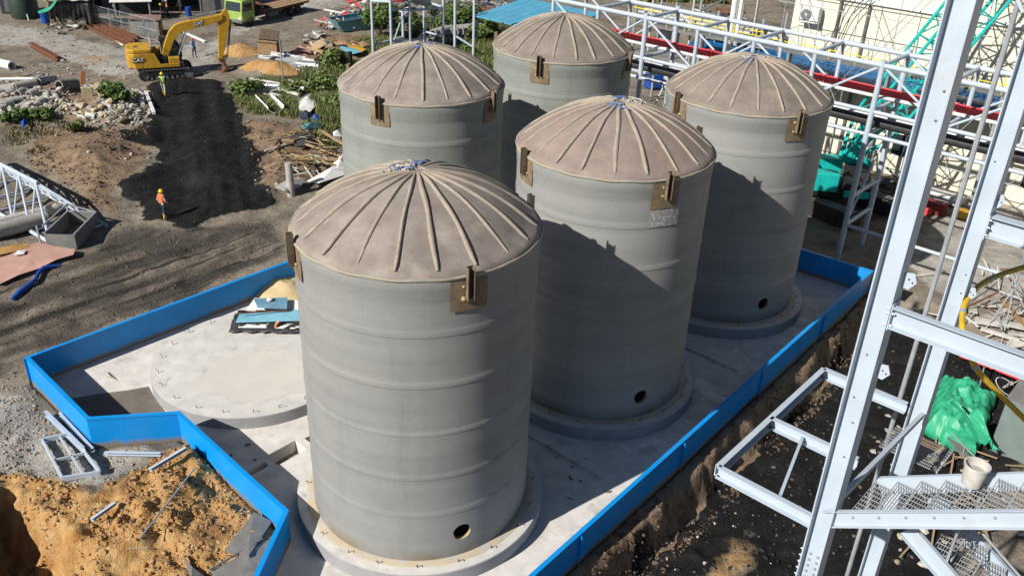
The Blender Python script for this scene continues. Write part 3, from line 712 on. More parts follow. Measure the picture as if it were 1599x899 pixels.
# ------------------------------------------------------------------ loose clods and gravel
_ico = bmesh.new(); bmesh.ops.create_icosphere(_ico, subdivisions=1, radius=1.0); _iv = np.array([v.co[:] for v in _ico.verts]); _if = np.array([[v.index for v in f.verts] for f in _ico.faces]); _ico.free()
def clods(poly, n, s0, s1, mts, name, label, seed, power=2.5, keep=None):
    rs = np.random.RandomState(seed); P = np.array(poly); lo, hi = P.min(0), P.max(0); pts = np.zeros((0, 2))
    while len(pts) < n:
        q = lo + (hi - lo) * rs.rand(n * 2, 2); m_ = sdpoly(q[:, 0], q[:, 1], poly) < 0
        m_ &= fbm(q[:, 0] + seed, q[:, 1], 1.7, 3) > -.22
        m_ &= sdpoly(q[:, 0], q[:, 1], BUND) > .12
        if keep is not None: m_ &= keep(q[:, 0], q[:, 1])
        pts = np.concatenate([pts, q[m_]])
    pts = pts[:n]; sz = s0 + (s1 - s0) * rs.rand(n) ** power
    z = np.array([hz(a, b_) for a, b_ in pts]); k = len(_iv)
    sc = sz[:, None] * np.stack([rs.uniform(.7, 1.3, n), rs.uniform(.7, 1.3, n), rs.uniform(.3, .7, n)], 1)
    V = _iv[None] * (1 + .5 * (rs.rand(n, k, 1) - .5) * 2) ; a = rs.rand(n) * 6.28; ca_, sa_ = np.cos(a)[:, None], np.sin(a)[:, None]
    V = V * sc[:, None, :] * .5; X = V[..., 0] * ca_ - V[..., 1] * sa_; Y = V[..., 0] * sa_ + V[..., 1] * ca_
    co = np.stack([X + pts[:, 0:1], Y + pts[:, 1:2], V[..., 2] + (z + sz * .12)[:, None]], -1).reshape(-1, 3)
    F = (_if[None] + (np.arange(n) * k)[:, None, None]).reshape(-1, 3)
    me = bpy.data.meshes.new(name); me.vertices.add(len(co)); me.vertices.foreach_set('co', co.ravel()); me.loops.add(F.size); me.loops.foreach_set('vertex_index', F.ravel().astype(np.int32))
    me.polygons.add(len(F)); me.polygons.foreach_set('loop_start', np.arange(0, F.size, 3)); me.polygons.foreach_set('loop_total', np.full(len(F), 3))
    for m_ in mts: me.materials.append(M(m_))
    me.polygons.foreach_set('material_index', np.repeat(rs.randint(0, len(mts), n), len(_if)).astype(np.int32)); me.update()
    return stuff(put(name, me), label)
mat('clod_orange', (.44, .23, .08), (.30, .135, .04), 6, .95, coords='World'); mat('clod_tan', (.45, .31, .165), (.33, .21, .10), 6, .95, coords='World'); mat('clod_brown', (.17, .11, .07), (.10, .065, .042), 6, .95, coords='World'); mat('clod_mud', (.13, .11, .09), (.075, .065, .056), 6, .95, coords='World'); mat('clod_grey', (.36, .34, .31), (.24, .225, .2), 6, .95, coords='World'); mat('clod_coal', (.014, .014, .015), (.035, .034, .033), 6, .9, coords='World')
clods(Z_ORANGE, 6000, .02, .17, ['clod_orange', 'clod_tan', 'clod_orange', 'clod_orange', 'clod_tan', 'clod_brown'], 'soil_clods', 'orange clay clods in the dug soil at the lower left', 1, 3.5)
clods(Z_GREY, 1800, .02, .12, ['clod_grey', 'clod_grey', 'clod_tan'], 'gravel', 'grey gravel outside the blue wall corner', 2)
clods(Z_BANK, 1000, .04, .26, ['clod_brown', 'clod_mud', 'clod_brown'], 'soil_clods', 'brown soil clods on the bank beside the ramp', 3, 3.5)
clods(Z_BROWN2, 800, .04, .22, ['clod_brown', 'clod_brown', 'clod_mud'], 'soil_clods', 'brown soil clods right of the ramp', 4, 3.5)
clods([(p[0], p[1]) for p in Z_COAL], 700, .03, .16, ['clod_coal'], 'coal_lumps', 'black coal lumps on the ramp', 5, 3)
clods(Z_ROAD, 1300, .02, .14, ['clod_mud', 'clod_mud', 'clod_brown'], 'mud_clods', 'mud clods on the churned road', 6, 3)
clods(Z_RUBBLE, 3600, .08, .42, ['rubble_a', 'rubble_a', 'clod_grey', 'rubble_b'], 'gravel', 'small broken stone between the rubble lumps', 7)
clods(Z_UPROAD, 900, .05, .25, ['clod_mud', 'clod_grey'], 'gravel', 'stones on the upper road', 8, 3)
_w0 = _B - _dR * 30; _bank = [tuple(_w0 + DRN * .3), tuple(_B + DRN * .3), tuple(_B + DRN * 1.7), tuple(_w0 + DRN * 1.7)]
clods(_bank, 2600, .02, .17, ['clod_brown', 'clod_mud', 'clod_brown'], 'soil_clods', 'brown clods on the cut bank along the right blue wall', 9, 3.2)
_pitp = [tuple(_w0 + DRN * 1.4), tuple(_B + DRN * 1.4), tuple(_B + DRN * 8), tuple(_w0 + DRN * 8)]
clods(_pitp, 2200, .03, .2, ['clod_coal', 'clod_coal', 'clod_coal', 'clod_mud'], 'coal_lumps', 'black lumps on the pit floor beside the tower', 10, 3)
# ------------------------------------------------------------------ lettering
def text_mesh(body, size, mt, name='lettering', ext=.012):
    cu = bpy.data.curves.new('tmp_text', 'FONT'); cu.body = body; cu.size = size; cu.align_x = 'CENTER'; cu.align_y = 'CENTER'; cu.extrude = ext; cu.offset = size * .02; cu.resolution_u = 3
    ob = bpy.data.objects.new('tmp_text', cu); COL.objects.link(ob); bpy.context.view_layer.update()
    me = bpy.data.meshes.new_from_object(ob.evaluated_get(bpy.context.evaluated_depsgraph_get())); me.name = name
    bpy.data.objects.remove(ob, do_unlink=True); bpy.data.curves.remove(cu)
    me.materials.clear(); me.materials.append(M(mt)); return me

# ------------------------------------------------------------------ excavator
def excavator():
    t = thing('excavator', 'yellow tracked excavator with its arm lowered into an orange sand heap', 'excavator', (-29.65, 73.2, hz(-29.65, 73.2) + .02), math.radians(24))
    for sy in (-1, 1):
        y0, y1 = sy * 1.2 - .3, sy * 1.2 + .3
        def stad(L, r, n=8): return [(L / 2 * s + r * math.cos(a + (0 if s > 0 else math.pi)), r + .0 + r * math.sin(a + (0 if s > 0 else math.pi))) for s in (1, -1) for a in [-math.pi / 2 + math.pi * k / n for k in range(n + 1)]]
        o_ = stad(3.45, .43); i_ = [(x * .955, .43 + (z - .43) * .8) for x, z in o_]
        b = MB(); n = len(o_)
        vs = []
        for P, yy in ((o_, y0), (o_, y1), (i_, y1), (i_, y0)): vs += [(x, yy, z) for x, z in P]
        fs = []
        for k in range(4):
            a, c_ = k * n, ((k + 1) % 4) * n; fs += [(a + i, a + (i + 1) % n, c_ + (i + 1) % n, c_ + i) for i in range(n)]
        b.add(vs, fs); tr = b.build('track', 'rubber', t, local=True)
        g = MB()
        for k in range(16): g.box((-1.75 + 3.5 * k / 15, sy * 1.2, .87), (.09, .6, .03)).box((-1.75 + 3.5 * k / 15, sy * 1.2, .005), (.09, .6, .03))
        stuff(g.build('track_shoe', 'steel_dark', tr, local=True))
        MB().box((0, sy * 1.05, .45), (3.3, .22, .3)).build('track_frame', 'steel_dark', t, bevel=.03, local=True)
        for x, r in ((-1.72, .34), (1.72, .34)):
            MB().tube((x, sy * 1.2 - .2, .43), (x, sy * 1.2 + .2, .43), r, n=16).build('sprocket', 'steel_dark', t, smooth=40, local=True)
        for k in range(7):
            x = -1.2 + .4 * k; MB().tube((x, sy * 1.2 - .22, .19), (x, sy * 1.2 + .22, .19), .11, n=10).build('roller', 'steel_dark', t, smooth=40, local=True)
    MB().box((0, 0, .62), (1.6, 1.9, .35)).lathe([(.75, .79), (.75, 1.0)], 24, cap1=True).build('undercarriage', 'steel_dark', t, local=True)
    MB().box((-.65, 0, 1.05), (4.2, 2.55, .12)).build('deck', 'steel_dark', t, bevel=.02, local=True)
    # counterweight: rounded rear
    P = [(-1.7, -1.36), (-2.3, -1.36), (-2.68, -1.15), (-2.86, -.7), (-2.9, 0), (-2.86, .7), (-2.68, 1.15), (-2.3, 1.36), (-1.7, 1.36)]
    cw = MB().prism(P, .98, 2.2).build('counterweight', 'yellow', t, bevel=.07, local=True)
    P2 = [(-.95, -1.33), (-2.3, -1.33), (-2.66, -1.12), (-2.83, -.7), (-2.87, 0), (-2.83, .7), (-2.66, 1.12), (-2.3, 1.33), (-.95, 1.33)]
    MB().prism(P2, 2.203, 2.55).build('engine_hood', 'yellow', t, bevel=.08, local=True)
    MB().box((-1.2, -1.32, 1.78), (.95, .06, .8)).build('side_door', 'yellow', t, bevel=.02, local=True)
    MB().slab2((0, -1.33, 0), (1, 0, 0), (0, 0, 1), (0, 1, 0), [(-1.69, 1.02), (1.1, 1.02), (1.1, 1.3), (-.35, 1.3), (-.72, 2.2), (-1.69, 2.2)], .07).build('side_panel', 'yellow', t, bevel=.015, local=True)
    MB().box((-.55, .95, 1.75), (1.7, .75, .85)).build('side_cover', 'yellow', t, bevel=.05, local=True)
    MB().box((.72, -1.0, 1.42), (.85, .65, .65)).build('tool_box', 'yellow', t, bevel=.04, local=True)
    MB().box((-.35, -.75, 1.45), (1.1, .9, .7)).build('valve_block', 'black', t, bevel=.03, local=True)
    MB().box((-2.1, -.4, 2.58), (.35, .12, .1), .5).build('exhaust', 'steel_dark', t, local=True)
    cab = MB().slab2((0, .82, 0), (1, 0, 0), (0, 0, 1), (0, 1, 0), [(-.25, 1.12), (1.35, 1.12), (1.5, 1.5), (1.42, 2.2), (.95, 2.93), (-.15, 2.93), (-.25, 2.5)], .98).build('cab', 'black', t, bevel=.05, local=True)
    MB().slab2((0, .32, 0), (1, 0, 0), (0, 0, 1), (0, 1, 0), [(-.12, 1.7), (1.3, 1.7), (1.32, 2.15), (.9, 2.78), (-.1, 2.78)], .02).build('window_pane', 'glass', cab, local=True)
    h = MB()
    for x, y in ((-.95, -1.2), (-.2, -1.2), (-.95, -.3)): h.tube((x, y, 2.1), (x, y, 3.45 if x < -.5 else 3.05), .022, n=6)
    for z in (2.75, 3.05): h.tube((-.95, -1.2, z), (-.2, -1.2, z), .02, n=6).tube((-.95, -1.2, z), (-.95, -.3, z), .02, n=6)
    h.build('handrail', 'white', t, local=True)
    bp = [(-.22, 1.42), (.18, 1.36), (.95, 2.95), (1.4, 3.45), (1.95, 3.68), (4.55, 4.25), (5.02, 4.5), (5.0, 4.86), (4.6, 4.8), (1.65, 4.33), (1.15, 4.15), (.62, 3.62), (.08, 2.5)]
    boom = MB().slab2((0, -.25, 0), (1, 0, 0), (0, 0, 1), (0, 1, 0), bp, .52).build('boom', 'yellow', t, bevel=.03, local=True)
    st = [(4.62, 4.55), (4.98, 5.0), (5.25, 5.26), (5.42, 5.2), (5.55, 4.6), (5.5, 4.05), (4.62, 1.2), (4.28, 1.2), (4.52, 3.6)]
    MB().slab2((0, -.25, 0), (1, 0, 0), (0, 0, 1), (0, 1, 0), st, .36).build('stick', 'yellow', t, bevel=.03, local=True)
    def ram(p, q, f=.55, nm='hydraulic_ram', y=-.25, r=.085):
        p, q = Vector((p[0], y, p[1])), Vector((q[0], y, q[1])); m_ = p.lerp(q, f)
        o = MB().tube(p, m_, r, n=10).build(nm, 'steel_dark', t, smooth=40, local=True); MB().tube(m_, q, r * .55, n=8).build('piston_rod', 'galv', o, smooth=40, local=True)
    ram((2.3, 4.62), (5.28, 5.2)); ram((.95, 1.25), (2.0, 3.62), y=-.62); ram((.95, 1.25), (2.0, 3.62), y=.12); ram((5.62, 4.35), (5.05, 1.45), .7)
    MB().tube((5.05, -.5, 1.45), (5.05, 0, 1.45), .06, n=8).bar((5.05, -.25, 1.45), (4.45, -.25, 1.2), .3, .1).bar((5.05, -.25, 1.45), (4.75, -.25, .95), .3, .1).build('linkage', 'steel_dark', t, local=True)
    bk = [(4.3, 1.3), (4.75, 1.05), (4.95, .55), (4.75, .1), (4.35, -.1), (4.05, -.08), (4.2, .1), (4.55, .25), (4.7, .55), (4.55, .9), (4.25, 1.1)]
    MB().slab2((0, -.25, 0), (1, 0, 0), (0, 0, 1), (0, 1, 0), bk, 1.05).build('bucket', 'rust', t, bevel=.015, local=True)
    # side lettering with its dark red triangle
    for (x, z, s, yy, tilt, pr) in ((-2.02, 1.72, .42, -1.40, 0, cw), (3.02, 4.22, .36, -.53, math.atan2(.57, 2.6), boom)):
        o = put('lettering', text_mesh('CAT', s, 'cat_white'), pr, local=True); o.location = (x, yy, z); o.rotation_euler = Vector((0, 0, 0)); o.rotation_euler = (math.pi / 2, -tilt, 0)
        dx = s * 1.02; c_, sn = math.cos(tilt), math.sin(tilt)
        tri = [(x + a * c_ - bb * sn, z + a * sn + bb * c_) for a, bb in ((dx * .55, -.5 * s), (dx * 1.25, .05 * s), (dx * 1.0, .42 * s), (dx * .8, .3 * s))]
        MB().slab2((0, yy + .012, 0), (1, 0, 0), (0, 0, 1), (0, 1, 0), tri, .02).build('badge', 'cat_red', pr, local=True)
        bgp = [(x + a * c_ - bb * sn, z + a * sn + bb * c_) for a, bb in ((-dx * 1.0, -.5 * s), (dx * .8, -.5 * s), (dx * .9, .48 * s), (-dx * 1.0, .48 * s))]
        MB().slab2((0, yy + .026, 0), (1, 0, 0), (0, 0, 1), (0, 1, 0), bgp, .012).build('decal', 'black', pr, local=True)
excavator()

# ------------------------------------------------------------------ people
def person(pos, heading, label, shirt, trousers, vest=None, helmet=None, boots=None, pose='stand', h=1.68):
    t = thing('person', label, 'person', pos, heading)
    st = {'stand': .07, 'walk': .22, 'lean': .10}[pose]; s = h / 1.68
    J = {'pel': (0, 0, .92), 'sp': (.01, 0, 1.12), 'ch': (.02, 0, 1.32), 'nk': (.02, 0, 1.45), 'hd': (.035, 0, 1.56), 'ht': (.03, 0, 1.66)}
    Rr = {'pel': (.14, .11), 'sp': (.135, .10), 'ch': (.155, .11), 'nk': (.055, .055), 'hd': (.085, .09), 'ht': (.055, .06)}
    E = [('pel', 'sp'), ('sp', 'ch'), ('ch', 'nk'), ('nk', 'hd'), ('hd', 'ht')]
    for k, sy in (('l', 1), ('r', -1)):
        f = st * sy
        J['hp' + k] = (0, .09 * sy, .86); J['kn' + k] = (.05 + f * .7, .1 * sy, .48); J['an' + k] = (f * 1.2 - (.06 if pose == 'walk' and sy < 0 else 0), .1 * sy, .09); J['to' + k] = (f * 1.2 + .15, .11 * sy, .04)
        J['sh' + k] = (.02, .17 * sy, 1.38); J['el' + k] = (-.02 - f * .8, .24 * sy, 1.11); J['wr' + k] = (.12 - f * 1.2, .22 * sy, .90); J['ha' + k] = (.15 - f * 1.3, .215 * sy, .83)
        for nm, r in (('hp', .095), ('kn', .062), ('an', .045), ('to', .045), ('sh', .062), ('el', .045), ('wr', .03), ('ha', .036)): Rr[nm + k] = (r, r)
        E += [('pel', 'hp' + k), ('hp' + k, 'kn' + k), ('kn' + k, 'an' + k), ('an' + k, 'to' + k), ('ch', 'sh' + k), ('sh' + k, 'el' + k), ('el' + k, 'wr' + k), ('wr' + k, 'ha' + k)]
    ks = list(J); me = bpy.data.meshes.new('body'); me.from_pydata([tuple(c * s for c in J[k]) for k in ks], [(ks.index(a), ks.index(b)) for a, b in E], [])
    o = bpy.data.objects.new('tmp_body', me); COL.objects.link(o)
    o.modifiers.new('s', 'SKIN'); 
    sv = me.skin_vertices[0].data if me.skin_vertices else None
    if sv is None:
        bmx = bmesh.new(); bmx.from_mesh(me); bmx.verts.layers.skin.verify(); bmx.to_mesh(me); bmx.free(); sv = me.skin_vertices[0].data
    for i, k in enumerate(ks): sv[i].radius = (Rr[k][0] * s, Rr[k][1] * s); sv[i].use_root = (k == 'pel')
    o.modifiers.new('d', 'SUBSURF').levels = 1
    bpy.context.view_layer.update(); m2 = bpy.data.meshes.new_from_object(o.evaluated_get(bpy.context.evaluated_depsgraph_get())); bpy.data.objects.remove(o, do_unlink=True)
    bmx = bmesh.new(); bmx.from_mesh(m2)
    for k, sy in (('l', 1), ('r', -1)):          # fingers and thumb leave each palm
        hx, hy, hh = (c * s for c in J['ha' + k])
        for q in range(5):
            a = Vector((hx + (q - 1.5) * .019 * s, hy, hh - .03)); ln = (.075, .085, .08, .065, .05)[q] * s
            d = Vector((.25, -.12 * sy, -1)) if q < 4 else Vector((.9, -.1 * sy, -.7)); d.normalize()
            if q == 4: a = Vector((hx + .03, hy, hh + .02))
            _, sd_, u_ = frame_of(d); p0_, p1_, p2_ = a, a + d * ln * .55, a + d * ln * .55 + (d + Vector((.0, -.5 * sy, 0))).normalized() * ln * .45
            rings = [[bmx.verts.new(p + (sd_ * math.cos(w_) + u_ * math.sin(w_)) * r) for w_ in (0, 1.57, 3.14, 4.71)] for p, r in ((p0_, .0085), (p1_, .008), (p2_, .0055))]
            for ra, rb in zip(rings, rings[1:]):
                for w_ in range(4): bmx.faces.new((ra[w_], ra[(w_ + 1) % 4], rb[(w_ + 1) % 4], rb[w_]))
            bmx.faces.new(rings[2])
    hp = Vector(J['hd']) * s
    for dx, dy, dz, r in ((.092, 0, -.015, .018), (.08, .032, .02, .009), (.08, -.032, .02, .009), (0, .088, -.005, .018), (0, -.088, -.005, .018)):
        bmesh.ops.create_icosphere(bmx, subdivisions=1, radius=r * s, matrix=Matrix.Translation(hp + Vector((dx, dy, dz)) * s))
    bmx.to_mesh(m2); bmx.free(); m2.name = 'body'; m2.materials.clear()
    for q in (shirt, trousers, 'skin', boots or 'black'): m2.materials.append(M(q))
    for p in m2.polygons:
        c_ = p.center / s; z = c_.z; side = abs(c_.y)
        hand = side > .15 and z < .92
        p.material_index = 2 if (z > 1.44 or (hand and z > .7)) else 0 if (z > .93 or side > .19) else 3 if z < (.34 if boots else .12) else 1
        p.use_smooth = True
    put('body', m2, t, local=True)
    if vest:
        b = MB(); mp = {}
        for p in m2.polygons:
            c_ = p.center / s
            if .95 < c_.z < 1.42 and abs(c_.y) < .2:
                ids = []
                for vi in p.vertices:
                    if vi not in mp: v = m2.vertices[vi]; mp[vi] = len(b.v); b.v.append(tuple(v.co + v.normal * .018))
                    ids.append(mp[vi])
                b.f.append(tuple(ids)); b.mi.append(1 if 1.12 < c_.z < 1.18 else 0)
        if b.f: b.build('vest', [vest, 'cloth_pale'], t, smooth=60, local=True)
    if helmet:
        c_ = Vector(J['hd']) * s
        MB().lathe([(.145, -.002), (.118, .006), (.116, .05), (.095, .10), (.05, .135), (.004, .145)], 16, (c_.x + .01, c_.y, c_.z + .02)).build('helmet', helmet, t, smooth=60, local=True)
    return t
person(at(257, 343), math.radians(60), 'worker in yellow helmet and orange vest standing on the black ramp', 'cloth_white', 'cloth_navy', 'vest_orange', 'helmet_yellow', 'boot_yellow', 'stand', 1.72)
person(at(257, 149), math.radians(100), 'worker in yellow helmet and pale green vest walking in front of the excavator tracks', 'cloth_dark', 'cloth_pale', 'vest_green', 'helmet_yellow', 'boot_yellow', 'walk', 1.72)
person(at(304, 90), math.radians(330), 'worker in red helmet and light blue shirt beside the excavator cab', 'cloth_blue', 'cloth_navy', None, 'helmet_red', None, 'stand', 1.72)
person(at(263, 26), math.radians(200), 'worker in white helmet and orange vest at the shed opening', 'cloth_dark', 'cloth_navy', 'vest_orange', 'helmet_white', None, 'stand', 1.7)
person(at(283, 22), math.radians(240), 'worker in yellow helmet and dark clothes nearest the blue drum by the shed', 'cloth_dark', 'cloth_dark', None, 'helmet_yellow', None, 'stand', 1.7)
person(at(253, 31), math.radians(20), 'worker in yellow helmet and dark clothes at the left of the shed opening', 'cloth_dark', 'cloth_navy', None, 'helmet_yellow', None, 'lean', 1.6)

# ------------------------------------------------------------------ flatbed truck
def truck():
    p0 = at(379, 43); t = thing('flatbed_truck', 'lime green flatbed truck with a rusty bed parked on the upper road', 'truck', p0 + Vector((-.3, 1.0, 0)), math.radians(244))
    cb = MB().slab2((0, 0, 0), (1, 0, 0), (0, 0, 1), (0, 1, 0), [(-.75, .55), (1.1, .55), (1.18, 1.5), (.98, 2.65), (-.75, 2.7)], 2.3).build('cab', 'lime', t, bevel=.08, local=True)
    for sy in (-1, 1):
        MB().slab2((0, sy * 1.16, 0), (1, 0, 0), (0, 0, 1), (0, 1, 0), [(-.35, 1.6), (.95, 1.6), (.82, 2.35), (-.35, 2.35)], .02).build('side_window', 'glass', cb, local=True)
        MB().box((.2, sy * 1.17, 1.35), (.16, .02, .05)).build('door_handle', 'black', cb, local=True)
    MB().slab2((1.09, 0, 2.05), (0, 1, 0), (-.19, 0, 1), (1, 0, .19), [(-1, -.45), (1, -.45), (.95, .42), (-.95, .42)], .02).build('windscreen', 'glass', cb, local=True)
    MB().box((1.15, 0, .62), (.18, 2.2, .3)).build('bumper', 'steel_dark', t, bevel=.03, local=True)
    for sy in (-1, 1): MB().box((1.17, sy * .85, .95), (.05, .3, .18)).build('headlight', 'white', t, local=True)
    MB().box((-4.2, .42, .8), (10.2, .18, .26)).box((-4.2, -.42, .8), (10.2, .18, .26)).build('chassis', 'steel_dark', t, local=True)
    # folded loading crane behind the cab
    MB().box((-1.25, 0, 1.4), (.55, 2.0, 1.1)).tube((-1.25, 0, 1.4), (-1.25, 0, 3.0), .2, n=10).bar((-1.25, -.9, 3.0), (-1.25, .9, 2.7), .25, .3).bar((-1.35, -.8, 2.6), (-1.3, .6, 1.8), .2, .22).build('loading_crane', 'black', t, bevel=.02, local=True)
    MB().box((-1.25, .3, 3.05), (.4, .5, .35)).build('crane_head', 'safety_yellow', t, bevel=.03, local=True)
    for k in range(9):
        MB().box((-5.45, -1.12 + .28 * k, 1.24), (7.5, .265, .06)).build('bed_plank', 'plank' if k % 3 else 'rust', t, local=True)
    MB().box((-5.45, 1.27, 1.16), (7.6, .05, .22)).box((-5.45, -1.27, 1.16), (7.6, .05, .22)).build('bed_rim', 'rust', t, local=True)
    MB().box((-1.75, 0, 1.75), (.06, 2.4, .9)).build('headboard', 'rust', t, local=True)
    for x in (0.05, -6.4, -7.6):
        for sy in (-1, 1):
            w_ = MB().lathe([(.18, -.15), (.44, -.15), (.5, -.1), (.5, .1), (.44, .15), (.18, .15)], 20).build('wheel', 'rubber', t, smooth=35, local=True)
            w_.location = (x, sy * 1.0, .5); w_.rotation_euler = (math.pi / 2, 0, 0)
            r_ = MB().lathe([(.27, .12), (.2, .05), (.06, .08), (.005, .09)], 14).build('rim', 'wall_grey', w_, smooth=40, local=True)
            if sy > 0: r_.rotation_euler = (math.pi, 0, 0)
    sp = MB().lathe([(.2, 0), (.45, 0), (.5, .07), (.45, .22), (.22, .22)], 18).build('spare_tyre', 'rubber', t, smooth=35, local=True); sp.location = (-3.3, .3, 1.28)
    for sy in (-1, 1): MB().box((-3.4, sy * 1.0, .75), (1.5, .5, .45)).build('side_box', 'wall_grey', t, bevel=.03, local=True)
truck()
# ------------------------------------------------------------------ small repeated debris: pools of shapes
def rock_mesh(seed, flat=1.0):
    rr = random.Random(seed); bmx = bmesh.new(); bmesh.ops.create_icosphere(bmx, subdivisions=1, radius=.5)
    ax = [Vector((rr.gauss(0, 1), rr.gauss(0, 1), rr.gauss(0, 1))).normalized() for _ in range(7)]; dd = [rr.uniform(.22, .42) for _ in ax]
    for v in bmx.verts:
        for a, d in zip(ax, dd):
            k = v.co @ a
            if k > d: v.co -= a * (k - d)
        v.co.z *= flat; v.co += Vector((rr.uniform(-.03, .03),) * 3)
    me = bpy.data.meshes.new('rubble'); bmx.to_mesh(me); bmx.free(); me.materials.append(M(['rubble_a', 'rubble_b', 'rubble_a', 'rubble_c', 'rubble_a'][seed % 5])); return me
ROCKS = [rock_mesh(k, RND.uniform(.55, .9)) for k in range(10)]
def inpoly(poly):
    xs = [p[0] for p in poly]; ys = [p[1] for p in poly]
    while True:
        x, y = RND.uniform(min(xs), max(xs)), RND.uniform(min(ys), max(ys))
        if sdpoly(np.array([x]), np.array([y]), poly)[0] < 0: return x, y
def one(name, me, loc, rot, sc, label, cat, group):
    o = put(name, me); o.location = loc; o.rotation_euler = rot; o.scale = (sc,) * 3 if isinstance(sc, (int, float)) else sc
    return tag(o, label, cat, group)
ZR = [(0, 148), (60, 150), (120, 160), (150, 168), (200, 145), (228, 158), (225, 190), (165, 196), (140, 190), (90, 176), (0, 190)]
for k in range(290):
    x, y = inpoly(ZR if k > 90 else [(0, 140), (110, 142), (100, 176), (0, 190)]); p = at(x, y); s = RND.choice([.25, .3, .35, .4, .45, .55, .7]) * RND.uniform(.8, 1.2)
    one('concrete_lump', ROCKS[k % 10], p + Vector((0, 0, s * .18)), (RND.uniform(-.5, .5), RND.uniform(-.5, .5), RND.uniform(0, 6.3)), (s * RND.uniform(1, 1.6), s, s * RND.uniform(.6, 1)), 'broken concrete lump in the rubble heap at the left edge', 'concrete lump', 'concrete rubble in the left heap')
for k in range(46):
    x, y = RND.choice([(RND.uniform(0, 200), RND.uniform(100, 128)), (RND.uniform(395, 530), RND.uniform(250, 300)), (RND.uniform(40, 250), RND.uniform(205, 250))]); p = at(x, y); s = RND.uniform(.15, .4)
    one('stone', ROCKS[k % 10], p + Vector((0, 0, s * .12)), (0, 0, RND.uniform(0, 6.3)), s, 'loose stone scattered on bare soil away from the heap', 'stone', 'loose stones on the soil')
for k in range(60):
    x, y = inpoly([(0, 610), (60, 625), (110, 690), (60, 730), (0, 740)]) if k < 26 else inpoly([(150, 720), (260, 720), (240, 740), (160, 760)]) if k < 40 else inpoly([(1000, 860), (1120, 790), (1240, 800), (1230, 880), (1060, 899)])
    p = at(x, y); s = RND.uniform(.05, .17)
    one('pebble', ROCKS[k % 10], p + Vector((0, 0, s * .2)), (0, 0, RND.uniform(0, 6.3)), s, 'small stone lying on the loose ground outside the blue wall', 'stone', 'small stones outside the blue wall')
# concrete pipe lengths
def pipe_at(a, b, r, label, group=None, mt='concrete', name='concrete_pipe', ri=.72, dz=0.0):
    p, q = at(*a), at(*b); p.z += r * .8 + dz; q.z += r * .8 + dz
    return tag(MB().pipe(p, q, r, r * ri, 14).build(name, mt, smooth=40), label, 'pipe', group)
pipe_at((-30, 97), (20, 109), .38, 'pale concrete pipe at the left edge above the rubble', mt='white')
pipe_at((0, 145), (25, 141), .3, 'short concrete pipe, left one of two in line on the rubble'); pipe_at((24, 142), (58, 136), .32, 'long concrete pipe on top of the rubble at the left')
pipe_at((58, 136), (85, 131), .36, 'thick pipe with collar in the middle of the rubble top'); pipe_at((93, 141), (120, 139), .42, 'dark short pipe with open end on top of the rubble', mt='concrete_dark')
pipe_at((2, 163), (37, 157), .2, 'thin concrete pipe lying across the rubble at the left')
for k, (a, b, r) in enumerate([((11, 150), (20, 147), .32), ((46, 154), (58, 148), .3), ((75, 150), (76, 162), .2), ((8, 170), (20, 166), .3), ((32, 169), (50, 165), .2), ((88, 153), (92, 164), .22), ((60, 165), (70, 160), .25), ((0, 176), (10, 172), .25), ((28, 152), (38, 147), .28), ((0, 190), (8, 184), .25)]):
    pipe_at(a, b, r, 'short broken pipe piece among the rubble at the left edge', 'broken pipe pieces in the rubble')
for a, b, lb in (((-20, 128), (66, 133), 'thin white tube lying behind the rubble pipes'), ((45, 134), (66, 124), 'thin white tube leaning across another behind the rubble')):
    p, q = at(*a), at(*b); tag(MB().tube(p + Vector((0, 0, .2)), q + Vector((0, 0, .35)), .09, n=8).build('plastic_tube', 'white', smooth=40), lb, 'tube')
# slabs, posts and planks around the rubble
def plank_at(a, b, w_, h_, label, mt, cat='plank', name='plank', dz=.1, dz2=None, group=None):
    p, q = at(*a), at(*b); return tag(MB().bar(p + Vector((0, 0, dz)), q + Vector((0, 0, dz if dz2 is None else dz2)), w_, h_).build(name, mt, bevel=.01), label, cat, group)
plank_at((221, 148), (224, 168), .25, .2, 'left of two white posts lying beside the black ramp', 'white_dirty', 'post', 'concrete_post'); plank_at((228, 146), (241, 179), .22, .2, 'right of two white posts lying along the edge of the black ramp', 'white', 'post', 'concrete_post')
plank_at((147, 141), (160, 155), .3, .1, 'cream board leaning on the rubble beside a bush', 'rubble_c', dz=.4, dz2=.25); plank_at((153, 140), (162, 152), .3, .1, 'second cream board leaning on the rubble', 'rubble_c', dz=.5, dz2=.3)
plank_at((137, 136), (156, 139), .15, .15, 'white square bar lying on the soil by the rubble', 'white', 'bar', 'bar')
tag(MB().box(at(138, 152) + Vector((0, 0, .3)), (.75, .3, .8), .4).build('stone_block', 'rubble_c', bevel=.04), 'square yellowish stone block in the rubble', 'block')
tag(MB().box(at(131, 133) + Vector((0, 0, .5)), (.3, .12, 1.2), .3, ry=.2).build('rusty_plate', mat('orange_rust', (.42, .13, .05), (.3, .09, .04), 4, .9), bevel=.01), 'orange rusty plate standing upright behind the rubble', 'plate')
def curl(a, b, w_, label, mt='white_dirty'):
    p, q = at(*a), at(*b); d = (q - p); s = Vector((-d.y, d.x, 0)).normalized()
    return tag(MB().grid(lambda u, v: tuple(p + d * u + s * w_ * math.cos(math.pi * v) * .5 + Vector((0, 0, .05 + w_ * .45 * math.sin(math.pi * v) * -1 + w_ * .45))), 6, 8).build('half_pipe', mt, smooth=60, solid=.05), label, 'pipe')
curl((128, 184), (142, 189), .7, 'curved pipe shell at the foot of the rubble'); curl((412, 158), (432, 178), 1.2, 'white half pipe lying in the grass, left of two', 'white'); 
